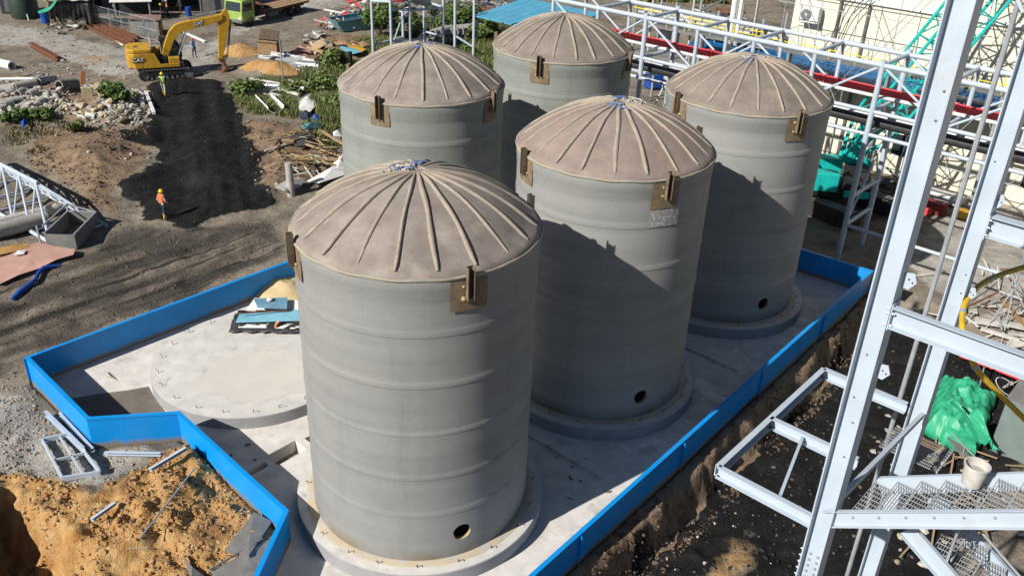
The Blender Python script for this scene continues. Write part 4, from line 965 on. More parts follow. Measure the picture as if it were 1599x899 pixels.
# rusty beams
def beam_at(a, b, sz, label, mt='rust', dz=0.15, group=None, name='steel_beam'):
    p, q = at(*a), at(*b); return tag(MB().ibeam(p + Vector((0, 0, dz)), q + Vector((0, 0, dz)), sz, sz, .03, .03).build(name, mt), label, 'beam', group)
beam_at((49, 74), (91, 97), .4, 'single rusty steel beam lying by the upper road', dz=.25)
for k in range(4): beam_at((131 + 5.5 * k, 43 - 3.6 * k), (201 + 5 * k, 75 - 4.2 * k), .27, ['nearest rusty beam of the row behind the excavator', 'second rusty beam of the row behind the excavator', 'third rusty beam of the row behind the excavator', 'rearmost rusty beam of the row by the mesh fence'][k], dz=.2)
plank_at((170, 60), (193, 73), .12, .1, 'thin white bar lying behind the excavator', 'white', 'bar', 'bar')
plank_at((281, 50), (321, 67), .28, .14, 'white beam lying on the ground behind the excavator arm', 'white', 'beam', 'beam')

# ------------------------------------------------------------------ lying truss, steel tray, plates at the left edge
def truss_left():
    e0 = at(78, 381); e0.z += .12; d = (at(0, 336) - at(78, 381)); d.z = 0; d.normalize(); nrm = Vector((-d.y, d.x, 0)); nrm = nrm if nrm.y > 0 else -nrm
    tp = onv(57, 290, e0 + nrm * 1.6, math.degrees(math.atan2(d.y, d.x))); hgt = max(1.8, tp.z)
    t = thing('truss_section', 'grey tubular steel truss section lying on the ground at the left edge', 'truss', e0)
    B0 = e0 + nrm * 3.0; T0 = Vector((tp.x, tp.y, hgt)); n = 5; st = 1.9
    for nm, P, r in (('chord', e0, .11), ('chord', B0, .1), ('chord', T0, .11)): MB().tube(P - d * .25, P + d * st * n, r, n=12).build(nm, 'steel', t, smooth=40)
    for k in range(n + 1):
        a, b_, c_ = e0 + d * st * k, B0 + d * st * k, T0 + d * st * k
        for p, q in ((a, c_), (b_, c_), (a, b_)): MB().tube(p, q, .07, n=8).build('brace', 'steel', t, smooth=40)
        if k < n: MB().tube(a + d * st, c_, .05, n=8).build('diagonal', 'steel', t, smooth=40); MB().tube(b_, c_ + d * st, .05, n=8).build('diagonal', 'steel', t, smooth=40)
truss_left()
pipe_at((-40, 383), (75, 352), .42, 'grey-green large pipe under the lying truss', mt='concrete', dz=.1); pipe_at((-40, 365), (90, 332), .3, 'pale pipe behind the lying truss', mt='white_dirty')
def tray():
    p = at(121, 390); q = at(154, 352); r_ = at(89, 372); ux = (q - p); ux.z = 0; L = ux.length; ux.normalize(); uy = (r_ - p); uy.z = 0; uy = uy - ux * (uy @ ux); Wd = 1.5; uy.normalize()
    t = thing('steel_tray', 'open grey steel trough with slanted end beside the lying truss', 'trough', p); z0 = p.z + .05
    P = lambda a, b_, z: p + ux * a + uy * b_ + Vector((0, 0, z))
    def pl(a, b_, c_, d_): MB().add([a, b_, c_, d_], [(0, 1, 2, 3)]).build('side_plate', 'wall_grey', t, solid=.03)
    pl(P(0, 0, .05), P(L, 0, .05), P(L, 0, .85), P(0, 0, .85)); pl(P(0, Wd, .05), P(L, Wd, .05), P(L, Wd, .85), P(0, Wd, .85)); pl(P(0, 0, .05), P(0, Wd, .05), P(0, Wd, .85), P(0, 0, .85)); pl(P(L, 0, .05), P(L, Wd, .05), P(L, Wd, .85), P(L, 0, .85))
    MB().add([P(0, 0, .06), P(L, 0, .06), P(L, Wd, .06), P(0, Wd, .06)], [(0, 1, 2, 3)]).build('floor_plate', 'steel_dark', t, solid=.02)
    for a, b_ in ((P(0, 0, .88), P(L, 0, .88)), (P(0, Wd, .88), P(L, Wd, .88)), (P(L, 0, .88), P(L, Wd, .88)), (P(0, Wd, 1.3), P(L + .1, Wd, 1.25)), (P(L, Wd, .9), P(L + .1, Wd, 1.25)), (P(L + .1, Wd, 1.25), P(L, 0, .9)), (P(0, Wd + .3, -.1), P(0, Wd + .3, 1.3))):
        MB().bar(a, b_, .07, .07).build('rim_bar', 'galv', t)
tray()
def sheet_at(pts, label, mt, name='sheet', cat='sheet', dz=.06, amp=.04, solid=.03, nseg=1):
    P = [at(*q, dz + RND.uniform(0, amp)) for q in pts]
    b = MB(); c_ = sum(P, Vector()) / len(P); b.add([c_ + Vector((0, 0, amp))] + P, [(0, i + 1, (i + 1) % len(P) + 1) for i in range(len(P))])
    return tag(b.build(name, mt, solid=solid), label, cat)
sheet_at([(2, 450), (30, 436), (62, 424), (90, 412), (116, 404), (119, 396), (90, 391), (62, 384), (40, 392), (18, 402), (-5, 410), (-20, 446)], 'faded pink sheet lying on mud at the left edge', 'pink', dz=.14, amp=.1)
sheet_at([(-10, 408), (30, 398), (48, 392), (44, 387), (20, 390), (-10, 396)], 'ochre board lying above the pink sheet', 'sand', cat='board', dz=.22)
sheet_at([(24, 408), (40, 406), (42, 400), (30, 400)], 'small white scrap lying on the pink sheet', 'white', cat='scrap', dz=.3)
tag(MB().path([at(20, 470, .1), at(32, 459, .12), at(46, 449, .12), at(56, 441, .14), at(62, 430, .16), at(70, 422, .14), at(84, 419, .12), at(97, 415, .1)], [.09, .13, .12, .1, .1, .12, .09, .04], 8).build('blue_sleeve', 'tarp_blue', smooth=60), 'crumpled blue plastic sleeve lying on mud at the left', 'sleeve')
sheet_at([(34, 199), (40, 190), (44, 196), (38, 208)], 'blue rag beside the small bush in the rubble', 'tarp_blue', 'rag', 'rag', .2, .15)

# ------------------------------------------------------------------ steel frames on the ground at the lower left
def lower_left():
    P = [at(66, 689), at(140, 679), at(157, 738), at(97, 750)]; z = max(p.z for p in P) + .12
    P = [Vector((p.x, p.y, z)) for p in (G(66, 687, z), G(110, 678, z), G(157, 738, z), G(98, 747, z))]
    t = thing('welded_grid', 'grey welded steel frame of channels lying outside the blue wall corner', 'frame', P[0])
    for i in range(4): MB().bar(P[i], P[(i + 1) % 4], .07, .2).build('frame_channel', 'steel', t, bevel=.008)
    MB().bar(P[0].lerp(P[1], .62), P[3].lerp(P[2], .55), .06, .1).build('cross_bar', 'steel', t, bevel=.005); MB().bar(P[0].lerp(P[3], .55), P[1].lerp(P[2], .5), .06, .1).build('cross_bar', 'steel', t, bevel=.005)
    def ch(a, b_, w_, h_, label, dz, dz2=None, mt='steel'):
        p, q = at(*a), at(*b_); p.z += dz; q.z += dz if dz2 is None else dz2
        tag(MB().chan(p, q, w_, h_, .012).build('steel_channel', mt), label, 'channel')
    ch((76, 652), (137, 716), .12, .22, 'long grey channel leaning on the steel frame', .25, .42); ch((97, 652), (150, 712), .1, .16, 'second grey channel beside the first on the steel frame', .2, .3)
    ch((166, 709), (253, 711), .12, .12, 'grey channel lying along the foot of the blue wall', .1)
    ch((235, 748), (292, 709), .1, .12, 'grey box beam running up to the bend of the blue wall', .42, .3); ch((143, 820), (181, 793), .1, .1, 'short grey angle half buried in orange soil', .25)
    tag(MB().tube(at(222, 857, .45), at(307, 751, .55), .03, n=8).build('steel_rod', 'galv', smooth=40), 'thin steel rod lying across the orange soil', 'rod')
    tag(MB().tube(at(200, 859, .1), at(231, 859, .1), .012, n=6).build('thin_stick', 'white_dirty'), 'thin pale stick lying on the orange soil', 'stick')
    for pts, lb in (([(352, 866), (398, 808), (425, 822), (390, 875)], 'grey broken concrete slab against the blue wall at the lower left'), ([(330, 899), (400, 862), (430, 840), (418, 880), (400, 905), (350, 915)], 'dusty concrete slab at the bottom beside the blue wall'), ([(287, 873), (300, 892), (318, 905), (300, 910)], 'small grey plate sticking out of orange soil at the bottom')):
        sheet_at(pts, lb, 'concrete_dark', 'broken_slab', 'slab', .16, .05, .1)
    tag(MB().bar(at(330, 900, .3), at(412, 852, .32), .05, .05).build('steel_bar', 'steel_dark'), 'dark steel bar on the slab beside the blue wall', 'bar')
lower_left()

# ------------------------------------------------------------------ stack of sheets on the empty pad
def on_pad(px, py, z=.36): return G(px, py, z + .15)
def pad_pile():
    def corr(pts, z, label, mt, n=26, amp=.018, drop=.0):
        A, B, C_, D = (on_pad(*q, z) for q in pts)
        def f(u, v):
            p = A.lerp(B, u).lerp(D.lerp(C_, u), v); return (p.x, p.y, p.z + amp * (1 if int(v * n * 1.0001) % 2 else -1) + drop * math.sin(u * 5))
        return tag(MB().grid(f, 10, n).build('roof_sheet', mt, solid=.012), label, 'roofing sheet')
    b = MB(); rr = random.Random(4)
    A, B, C_, D = (on_pad(*q, .4) for q in ((358, 519), (480, 522), (480, 492), (372, 488)))
    b.grid(lambda u, v: tuple(A.lerp(B, u).lerp(D.lerp(C_, u), v) + Vector((.03 * rr.uniform(-1, 1), .06 * rr.uniform(-1, 1), .12 * rr.random() + .12 * math.sin(v * 3.1)))), 14, 8)
    tag(b.build('black_tarp', 'tarp_black', smooth=60, solid=.02), 'black plastic tarp under the roofing sheets on the empty pad', 'tarp')
    corr(((372, 511), (480, 513), (480, 486), (378, 491)), .52, 'white roofing sheet second from the bottom of the stack', 'white', drop=.01); corr(((368, 503), (480, 500), (480, 482), (374, 490)), .66, 'pale blue roofing sheet in the middle of the stack', 'lightblue')
    corr(((385, 483), (480, 484), (480, 470), (398, 465)), .62, 'white roofing sheet at the back of the stack', 'white'); corr(((402, 480), (448, 482), (449, 464), (396, 466)), .86, 'dark blue corrugated sheet on top of the stack', 'blue_sheet')
    tag(MB().bar(on_pad(372, 489, .9), on_pad(452, 484, .74), .04, .05).build('batten', 'rust'), 'rusty batten lying over the pale blue sheet', 'batten')
    tag(MB().lathe([(.005, 0), (.12, 0), (.13, .08), (.07, .11), (.005, .12)], 14, on_pad(421, 469, .9)).build('white_pot', 'white', smooth=40), 'small white pot lid on the dark blue sheet', 'pot')
    p = on_pad(430, 511, .55); tag(MB().path([p, p + Vector((.05, .15, .12)), p + Vector((.1, .2, .2)), p + Vector((.0, .1, .06))], .06, 6).build('orange_rag', mat('rag_orange', (.8, .25, .12), None), smooth=60), 'bright orange rag hanging on the sheet stack', 'rag')
    c_ = G(440, 452, 0); 
    def heap(u, v):
        a = 6.2832 * u; r = 1.7 * v; x, y = c_.x + r * 1.25 * math.cos(a), c_.y + r * .9 * math.sin(a)
        return (x, y, .012 + max(0, .55 * (1 - v * v) + .35 * (1 - v) * float(fbm(np.array([x * 1.0]), np.array([y]), .7, 3)[0])))
    tag(MB().grid(heap, 40, 12).build('sand_heap', 'sand_pale', smooth=70), 'small pale sand heap inside the blue wall behind the sheets', 'sand heap')
pad_pile()
# ------------------------------------------------------------------ pipe rack behind the tanks
RP = Vector((17.2, 42.6, .15)); RU = azv(-40.7); RN = azv(49.3)
def rk(t_, n_, z): return RP + RU * t_ + RN * n_ + Vector((0, 0, z))
def tb(p, q, r, nm, mt, par, n=10): return MB().tube(p, q, r, n=n).build(nm, mt, par, smooth=40)
def rack():
    t = thing('pipe_rack', 'long light grey tubular steel pipe rack crossing behind the tanks', 'pipe rack', RP)
    bay = 3.39; k0, k1 = -6, 4; Wd = 3.3; zt, zb = 10.3, 8.05
    for n_ in (0, Wd):
        tb(rk(k0 * bay, n_, zt), rk(k1 * bay, n_, zt), .13, 'chord', 'steel', t, 12); tb(rk(k0 * bay, n_, zb), rk(k1 * bay, n_, zb), .10, 'chord', 'steel', t, 12)
    tb(rk(k0 * bay, 0, 6.9), rk(k1 * bay, 0, 6.9), .10, 'tier_beam', 'steel', t); tb(rk(k0 * bay, Wd, 6.9), rk(k1 * bay, Wd, 6.9), .10, 'tier_beam', 'steel', t)
    for k in range(k0, k1 + 1):
        x = k * bay; long_ = k % 4 == 0
        for n_ in (0, Wd):
            zf = hz(rk(x, n_, 0).x, rk(x, n_, 0).y) if long_ else zb
            tb(rk(x, n_, zf - (.4 if long_ else 0)), rk(x, n_, zt + (.25 if long_ else 0)), .14 if long_ else .11, 'post' if long_ else 'upright', 'steel', t, 12)
        for z in (zt, zb): tb(rk(x, 0, z), rk(x, Wd, z), .10, 'cross_member', 'steel', t)
        if long_:
            for z in (6.9, 3.6, 2.0): tb(rk(x, 0, z), rk(x, Wd, z), .10, 'cross_member', 'steel', t)
            tb(rk(x, 0, 2.0), rk(x, Wd, 6.8), .05, 'diagonal', 'steel', t, 8)
        if k < k1:
            a, b_ = (zb, zt) if k % 2 else (zt, zb)
            tb(rk(x, 0, a), rk(x + bay, 0, b_), .06, 'diagonal', 'steel', t, 8); tb(rk(x, Wd, a), rk(x + bay, Wd, b_), .06, 'diagonal', 'steel', t, 8)
    tb(rk(0, 0, 2.0), rk(8, 0, 2.0), .09, 'tier_beam', 'steel', t)
    def run(n_, z, r, mt, nm, lb, ta=-20.6, tbb=13):
        o = thing(nm, lb, 'pipe', rk(ta, n_, z)); tb(rk(ta, n_, z), rk(tbb, n_, z), r, 'pipe_length', mt, o, 16)
        for k in range(int((tbb - ta) / 6.8)):
            p = rk(ta + 3 + 6.8 * k, n_, z); tb(p - RU * .05, p + RU * .05, r * 1.3, 'flange', mt, o, 16); tb(p + RU * .22, p + RU * .32, r * 1.3, 'flange', mt, o, 16)
    run(2.7, 8.42, .19, 'red', 'red_pipe', 'glossy red fire main pipe running along the pipe rack'); run(.95, 7.32, .26, 'pipe_black', 'black_pipe', 'thick black pipe on the lower tier of the pipe rack'); run(2.15, 8.25, .09, 'white', 'white_pipe', 'thin white pipe just below the red pipe on the rack')
    run(2.3, 7.2, .16, 'galv', 'grey_pipe', 'plain grey pipe behind the black pipe on the rack')
rack()

# ------------------------------------------------------------------ cream building, canopy, walkway, scaffolding
def bl(t_, n_, z): return rk(t_, n_, z)
def building():
    t = thing('cream_building', 'large cream painted industrial building with grey downpipes behind the scaffolding', 'building', bl(8, 15.6, 0))
    a = -12.0; e = 40
    MB().hexa([bl(a, 15.6, -1), bl(e, 15.6, -1), bl(e, 32, -1), bl(a, 32, -1), bl(a, 15.6, 14), bl(e, 15.6, 14), bl(e, 32, 14), bl(a, 32, 14)]).build('wall', 'cream', t)
    MB().hexa([bl(a - .3, 15.2, 14.003), bl(e, 15.2, 14.003), bl(e, 32.3, 14.003), bl(a - .3, 32.3, 14.003), bl(a - .3, 15.2, 14.4), bl(e, 15.2, 14.4), bl(e, 32.3, 14.4), bl(a - .3, 32.3, 14.4)]).build('roof_edge', 'white_dirty', t)
    MB().hexa([bl(a - .1, 15.4, 10.3), bl(e, 15.4, 10.3), bl(e, 15.597, 10.3), bl(a - .1, 15.597, 10.3), bl(a - .1, 15.4, 10.55), bl(e, 15.4, 10.55), bl(e, 15.597, 10.55), bl(a - .1, 15.597, 10.55)]).build('ledge', 'white', t)
    for x in (-8.8, -6.9, 1.5, 8, 15): tb(bl(x, 15.48, -.5), bl(x, 15.48, 13.9), .1, 'downpipe', 'steel_dark', t)
    for x in (-10.2, -3.5, 4.5, 11):
        w_ = MB().hexa([bl(x, 15.55, 1.2), bl(x + 1.6, 15.55, 1.2), bl(x + 1.6, 15.594, 1.2), bl(x, 15.594, 1.2), bl(x, 15.55, 2.6), bl(x + 1.6, 15.55, 2.6), bl(x + 1.6, 15.594, 2.6), bl(x, 15.594, 2.6)]).build('window', 'glass', t)
        for q in (0, .78, 1.54): MB().bar(bl(x + .03 + q, 15.53, 1.2), bl(x + .03 + q, 15.53, 2.6), .06, .05).build('window_frame', 'white', w_)
    for x in (-1.0, 3.2, 7.4, 11.6): MB().hexa([bl(x, 15.575, -1), bl(x + .05, 15.575, -1), bl(x + .05, 15.598, -1), bl(x, 15.598, -1), bl(x, 15.575, 10.3), bl(x + .05, 15.575, 10.3), bl(x + .05, 15.598, 10.3), bl(x, 15.598, 10.3)]).build('panel_joint', 'white_dirty', t)
    MB().hexa([bl(5.2, 15.45, 11.3), bl(9.2, 15.45, 11.3), bl(9.2, 15.55, 11.3), bl(5.2, 15.55, 11.3), bl(5.2, 15.45, 13.1), bl(9.2, 15.45, 13.1), bl(9.2, 15.55, 13.1), bl(5.2, 15.55, 13.1)]).build('wall_board', mat('pale_blue', (.35, .42, .55), (.3, .36, .48), 1, .6), t)
    # outdoor air-conditioning unit
    u = thing('air_conditioner', 'white outdoor air-conditioner unit on the left end of the cream wall', 'air conditioner', bl(-10.6, 15.2, 8.7))
    MB().hexa([bl(-11.2, 14.85, 8.6), bl(-9.9, 14.85, 8.6), bl(-9.9, 15.4, 8.6), bl(-11.2, 15.4, 8.6), bl(-11.2, 14.85, 9.6), bl(-9.9, 14.85, 9.6), bl(-9.9, 15.4, 9.6), bl(-11.2, 15.4, 9.6)]).build('casing', 'white', u, bevel=.03)
    p = bl(-10.75, 14.84, 9.1); MB().tube(p, p - RN * .03, .36, n=20).build('fan_grille', 'steel_dark', u, smooth=40); tb(p, p - RN * .05, .1, 'fan_hub', 'white_dirty', u)
    for x in (-11, -10.1): MB().bar(bl(x, 14.9, 8.55), bl(x, 15.59, 8.55), .06, .06).build('bracket', 'steel_dark', u)
    cn = thing('blue_canopy', 'long deep blue roof canopy in front of the cream building', 'canopy', bl(-17, 15, 0))
    A_, E2 = -18.5, 16
    for k in range(23): x = A_ + 1.5 * k; MB().hexa([bl(x, 12.9, 5.75), bl(x + 1.48, 12.9, 5.75), bl(x + 1.48, 15.5, 6.5), bl(x, 15.5, 6.5), bl(x, 12.9, 5.8), bl(x + 1.48, 12.9, 5.8), bl(x + 1.48, 15.5, 6.55), bl(x, 15.5, 6.55)]).build('roof_panel', 'deepblue', cn)
    MB().hexa([bl(A_, 12.8, 5.5), bl(E2, 12.8, 5.5), bl(E2, 12.88, 5.5), bl(A_, 12.88, 5.5), bl(A_, 12.8, 5.8), bl(E2, 12.8, 5.8), bl(E2, 12.88, 5.8), bl(A_, 12.88, 5.8)]).build('fascia', 'white_dirty', cn)
    for x in range(-18, 16, 5): tb(bl(x, 12.95, -.4), bl(x, 12.95, 5.7), .07, 'canopy_post', 'galv', cn)
    # walkway with yellow handrails
    wk = thing('walkway', 'raised grey walkway with bright yellow handrails between rack and cream building', 'walkway', bl(-16, 11.6, 0)); A, E_ = -17.5, 13.0; zf = 7.35
    MB().hexa([bl(A, 11.5, zf - .12), bl(E_, 11.5, zf - .12), bl(E_, 12.1, zf - .12), bl(A, 12.1, zf - .12), bl(A, 11.5, zf), bl(E_, 11.5, zf), bl(E_, 12.1, zf), bl(A, 12.1, zf)]).build('deck', 'steel_dark', wk)
    for n_ in (11.5,):
        for z in (.55, 1.1): tb(bl(A, n_, zf + z), bl(E_, n_, zf + z), .028, 'handrail', 'safety_yellow', wk, 8)
        x = A
        while x <= E_: tb(bl(x, n_, zf), bl(x, n_, zf + 1.1), .03, 'baluster', 'safety_yellow', wk, 6); x += 1.7
    for x in (A + 1, -10, -3.5, 3, 9.5):
        for n_ in (11.6, 12.0): tb(bl(x, n_, -.4), bl(x, n_, zf - .1), .1, 'post', 'galv', wk)
    sc = thing('scaffolding', 'grey tube scaffolding standing in front of the cream building', 'scaffolding', bl(-8, 14, 0))
    for x in np.arange(-11.5, 18.1, 2.45):
        for n_ in (13.1,): tb(bl(x, n_, 0), bl(x, n_, 12.6 + RND.uniform(-.6, .6)), .027, 'standard', 'tube_grey', sc, 6)
        tb(bl(x, 13.1, 8.1), bl(x, 15.55, 8.1), .024, 'transom', 'tube_grey', sc, 5)
    for z in (2, 4, 6.2, 8.1, 10, 11.8):
        for n_ in (13.1,): tb(bl(-12, n_, z), bl(18.4, n_, z), .027, 'ledger', 'tube_grey', sc, 6)
    for x in np.arange(-11.5, 15, 4.9): tb(bl(x, 13.0, 0), bl(x + 4.9, 13.0, 8.1), .026, 'brace', 'tube_grey', sc, 6); tb(bl(x + 4.9, 13.0, 4), bl(x, 13.0, 11.8), .026, 'brace', 'tube_grey', sc, 6)
    for z, x0, x1 in ((6.2, -2, 3), (4, 2, 9)):
        for q in range(2): MB().bar(bl(x0, 13.3 + .4 * q, z + .05), bl(x1, 13.3 + .4 * q, z + .05), .25, .04).build('board', 'galv', sc)
    for x in (-9.6, -9.3, -8.9):      # cable bundle hanging down in front of the wall
        pts = [bl(x + 2.6 * q / 8 + .2 * math.sin(q), 15.0 - .5 * q / 8, 6.6 + 5.6 * q / 8) for q in range(9)]
        tag(MB().path(pts, .03, 6).build('hanging_cable', 'tarp_black', smooth=60), ['left strand of the dark cable bundle by the air-conditioner', 'middle strand of the dark cable bundle by the air-conditioner', 'right strand of the dark cable bundle by the air-conditioner'][(-9.6, -9.3, -8.9).index(x)], 'cable')
building()
def plant_corner():
    # vessels, white risers and a yellow-railed stage beyond the left end of the building
    for k, (px, lb) in enumerate(((1168, 'left white riser pipe of the pair beyond the rack'), (1174, 'right white riser pipe of the pair beyond the rack'))):
        p = rk(-15.2 + .5 * k, 13.2, 0); tag(MB().tube(p, p + Vector((0, 0, 14)), .2 if k == 0 else .14, n=12).build('riser_pipe', 'white', smooth=40), lb, 'pipe')
    st = thing('pipe_stage', 'steel stage with pipework and yellow rails beyond the left end of the walkway', 'stage', rk(-20, 16, 0))
    for x in (-24, -20.5, -17, -13.5):
        for n_ in (14.5, 18): tb(rk(x, n_, 0), rk(x, n_, 8.4), .1, 'post', 'galv', st)
    for z in (4.2, 6.4):
        MB().hexa([rk(-24.3, 14.3, z), rk(-13.2, 14.3, z), rk(-13.2, 18.2, z), rk(-24.3, 18.2, z), rk(-24.3, 14.3, z + .12), rk(-13.2, 14.3, z + .12), rk(-13.2, 18.2, z + .12), rk(-24.3, 18.2, z + .12)]).build('deck', 'wall_grey', st)
    for z in (7.0, 7.55): 
        for n_ in (14.4,): tb(rk(-24.2, n_, z), rk(-13.3, n_, z), .035, 'handrail', 'safety_yellow', st, 6)
    for x in np.arange(-24.2, -13, 1.55): tb(rk(x, 14.4, 6.5), rk(x, 14.4, 7.55), .03, 'baluster', 'safety_yellow', st, 6)
    for k in range(4): tb(rk(-24.5, 15 + .7 * k, 6.9 + .1 * k), rk(-12.8, 15 + .7 * k, 6.9 + .1 * k), .12 + .03 * (k % 2), 'pipe_run', 'galv' if k % 2 else 'white_dirty', st)
    for x in (-22, -18.3): MB().lathe([(.02, 0), (.75, 0), (.8, .3), (.8, 1.7), (.6, 2.1), (.02, 2.25)], 24, rk(x, 16.4, 4.35)).build('vessel', 'galv', st, smooth=35)
    for x in (-23, -19.5, -16, -14.5): tb(rk(x, 15.2, 4.4), rk(x, 15.2, 9.5), .08, 'vertical_pipe', 'white_dirty', st)
    for k in range(14):
        p = rk(-31 + RND.uniform(0, 9), 20 + RND.uniform(0, 7), .2 + .22 * (k % 3)); tag(tb(p, p + RN * 0 + RU * 4.5 + Vector((0, 0, 0)), .2, 'stacked_pipe', 'galv', None, 12), 'grey steel pipe lying in the yard behind the pipe rack', 'pipe', 'pipes in the yard behind the rack')
    tag(MB().box(rk(-25.5, 20.5, .6), (1.3, 1.1, 1.2), .4).build('blue_bin', 'tarp_blue', bevel=.1), 'blue covered bin among pipes behind the rack', 'bin')
    p = G(830, 30, 3.2); r_ = thing('blue_roof', 'light blue sheet metal roof of a low shelter behind the farthest tank', 'shelter', (p.x, p.y, 0))
    for k in range(9):
        q = p + RU * (k * 1.05 - 4.5); MB().hexa([q + RN * -3.2 + Vector((0, 0, -.1)), q + RU * 1.02 - RN * 3.2 + Vector((0, 0, -.1)), q + RU * 1.02 + RN * 4.2 + Vector((0, 0, .7)), q + RN * 4.2 + Vector((0, 0, .7)), q - RN * 3.2, q + RU * 1.02 - RN * 3.2, q + RU * 1.02 + RN * 4.2 + Vector((0, 0, .8)), q + RN * 4.2 + Vector((0, 0, .8))]).build('roof_panel', 'roofblue', r_)
    for a in (-4.2, 4.6):
        for b_ in (-2.9, 3.9): q = p + RU * a + RN * b_; tb(Vector((q.x, q.y, 0)), Vector((q.x, q.y, p.z - .05 + (.6 if b_ > 0 else 0))), .08, 'post', 'galv', r_)
    MB().box((p.x + .5, p.y + 1, .9), (5, 3, 1.8), .6).build('stored_goods', 'wall_dark', r_)
plant_corner()

# ------------------------------------------------------------------ crawler crane
def crane():
    c_ = Vector((19.3, 50.4, 0)); c_.z = hz(c_.x, c_.y); t = thing('crawler_crane', 'teal lattice boom crawler crane behind the right-hand tank', 'crane', c_)
    ax = azv(-52); ay = Vector((-ax.y, ax.x, 0)); Z = Vector((0, 0, 1)); P = lambda a, b_, z: c_ + ax * a + ay * b_ + Z * z
    for s in (-1, 1):
        poly = [(2.4 + .5 * math.cos(a), .5 + .5 * math.sin(a)) for a in np.linspace(-1.57, 1.57, 8)] + [(-2.4 + .5 * math.cos(a), .5 + .5 * math.sin(a)) for a in np.linspace(1.57, 4.71, 8)]
        tr = MB().slab2(P(0, s * 1.9, 0), ax, Z, ay, poly, .8).build('track', 'rubber', t)
        for k in range(20): q = P(-2.5 + .263 * k, s * 1.9, 1.02); MB().box(q, (.17, .84, .05), math.atan2(ax.y, ax.x)).build('track_shoe', 'concrete_dark', tr)
    MB().box(P(0, 0, .95), (2.4, 3.0, .5), math.atan2(ax.y, ax.x)).build('undercarriage', 'black', t)
    hd = azv(-6); hy = Vector((-hd.y, hd.x, 0)); Q = lambda a, b_, z: c_ + hd * a + hy * b_ + Z * z; ang = math.atan2(hd.y, hd.x)
    MB().box(Q(-1.2, 0, 1.35), (5.2, 2.9, .25), ang).build('deck', 'black', t)
    MB().box(Q(-1.6, .95, 2.2), (3.6, .95, 1.4), ang).build('engine_cover', 'teal', t, bevel=.06); MB().box(Q(-1.6, -.95, 2.05), (2.6, .95, 1.1), ang).build('side_cover', 'teal', t, bevel=.06)
    MB().box(Q(-3.7, 0, 2.1), (.9, 3.0, 1.3), ang).build('counterweight', 'teal', t, bevel=.06)
    cb = MB().slab2(Q(0, -1.1, 0), hd, Z, hy, [(.0, 1.3), (1.5, 1.3), (1.6, 2.0), (1.25, 3.1), (.0, 3.1)], .95).build('cab', 'black', t, bevel=.04)
    MB().slab2(Q(0, -1.585, 0), hd, Z, hy, [(.12, 1.9), (1.35, 1.9), (1.15, 2.9), (.12, 2.9)], .015).build('window_pane', 'glass', cb)
    MB().slab2(Q(0, -1.59, 0), hd, Z, hy, [(.05, 1.32), (1.5, 1.32), (1.52, 1.75), (.05, 1.75)], .02).build('cab_door', 'teal', cb)
    for k in (0, 1): MB().tube(Q(-.9 - 1.2 * k, -.35, 1.9), Q(-.9 - 1.2 * k, .35, 1.9), .35, n=16).build('winch_drum', 'steel_dark', t, smooth=40)
    # lattice boom
    f0 = onv(1318, 250, c_, 0); f1 = onv(1528, 0, c_, 0); bd = (f1 - f0).normalized(); sx = hy.copy(); sx = (sx - bd * (sx @ bd)).normalized(); sy_ = bd.cross(sx)
    L = 26.0; hw = 1.0; prof_ = lambda s: hw * min(1, .25 + s / 3.2)
    N = [(0.0, .25)] + [(2.6 + 1.3 * k, 1) for k in range(17)]
    pts = [[f0 + bd * s + sx * prof_(s) * a + sy_ * prof_(s) * b_ for a, b_ in ((-1, -1), (1, -1), (1, 1), (-1, 1))] for s, _ in N]
    for c4 in range(4):
        for k in range(len(N) - 1): MB().tube(pts[k][c4], pts[k + 1][c4], .10, n=8).build('boom_chord', 'teal', t, smooth=40)
    for k in range(len(N) - 1):
        for c4 in range(4):
            d_ = (c4 + 1) % 4; a, b_ = (pts[k][c4], pts[k + 1][d_]) if k % 2 else (pts[k][d_], pts[k + 1][c4])
            MB().tube(a, b_, .045, n=5).build('lacing', 'teal', t); MB().tube(pts[k + 1][c4], pts[k + 1][d_], .045, n=5).build('lacing', 'teal', t)
    MB().slab2(f0 + bd * .9, bd, sx, sy_, [(-1.0, -.28), (1.9, -.75), (2.0, .75), (-1.0, .28)], .5).build('boom_foot', 'teal', t)
    # raised gantry and its pendant ropes
    g1 = Q(-3.2, 0, 4.6)
    for s in (-1, 1): MB().tube(Q(-.6, s * .8, 1.6), g1 + hy * s * .5, .07, n=8).build('gantry_leg', 'teal', t, smooth=40); MB().tube(Q(-3.4, s * .8, 1.6), g1 + hy * s * .5, .07, n=8).build('gantry_leg', 'teal', t, smooth=40); MB().tube(g1 + hy * s * .5, f0 + bd * 25 + sx * s * .5, .022, n=5).build('pendant_rope', 'steel_dark', t)
    MB().slab2(Q(.7, -.2, 2.2), hd, Z, hy, [(-.6, -.6), (.6, -.6), (1.0, .9), (.1, 1.5)], .7).build('boom_bracket', 'teal', t, bevel=.03)
    q = G(1250, 322, 0)
crane()

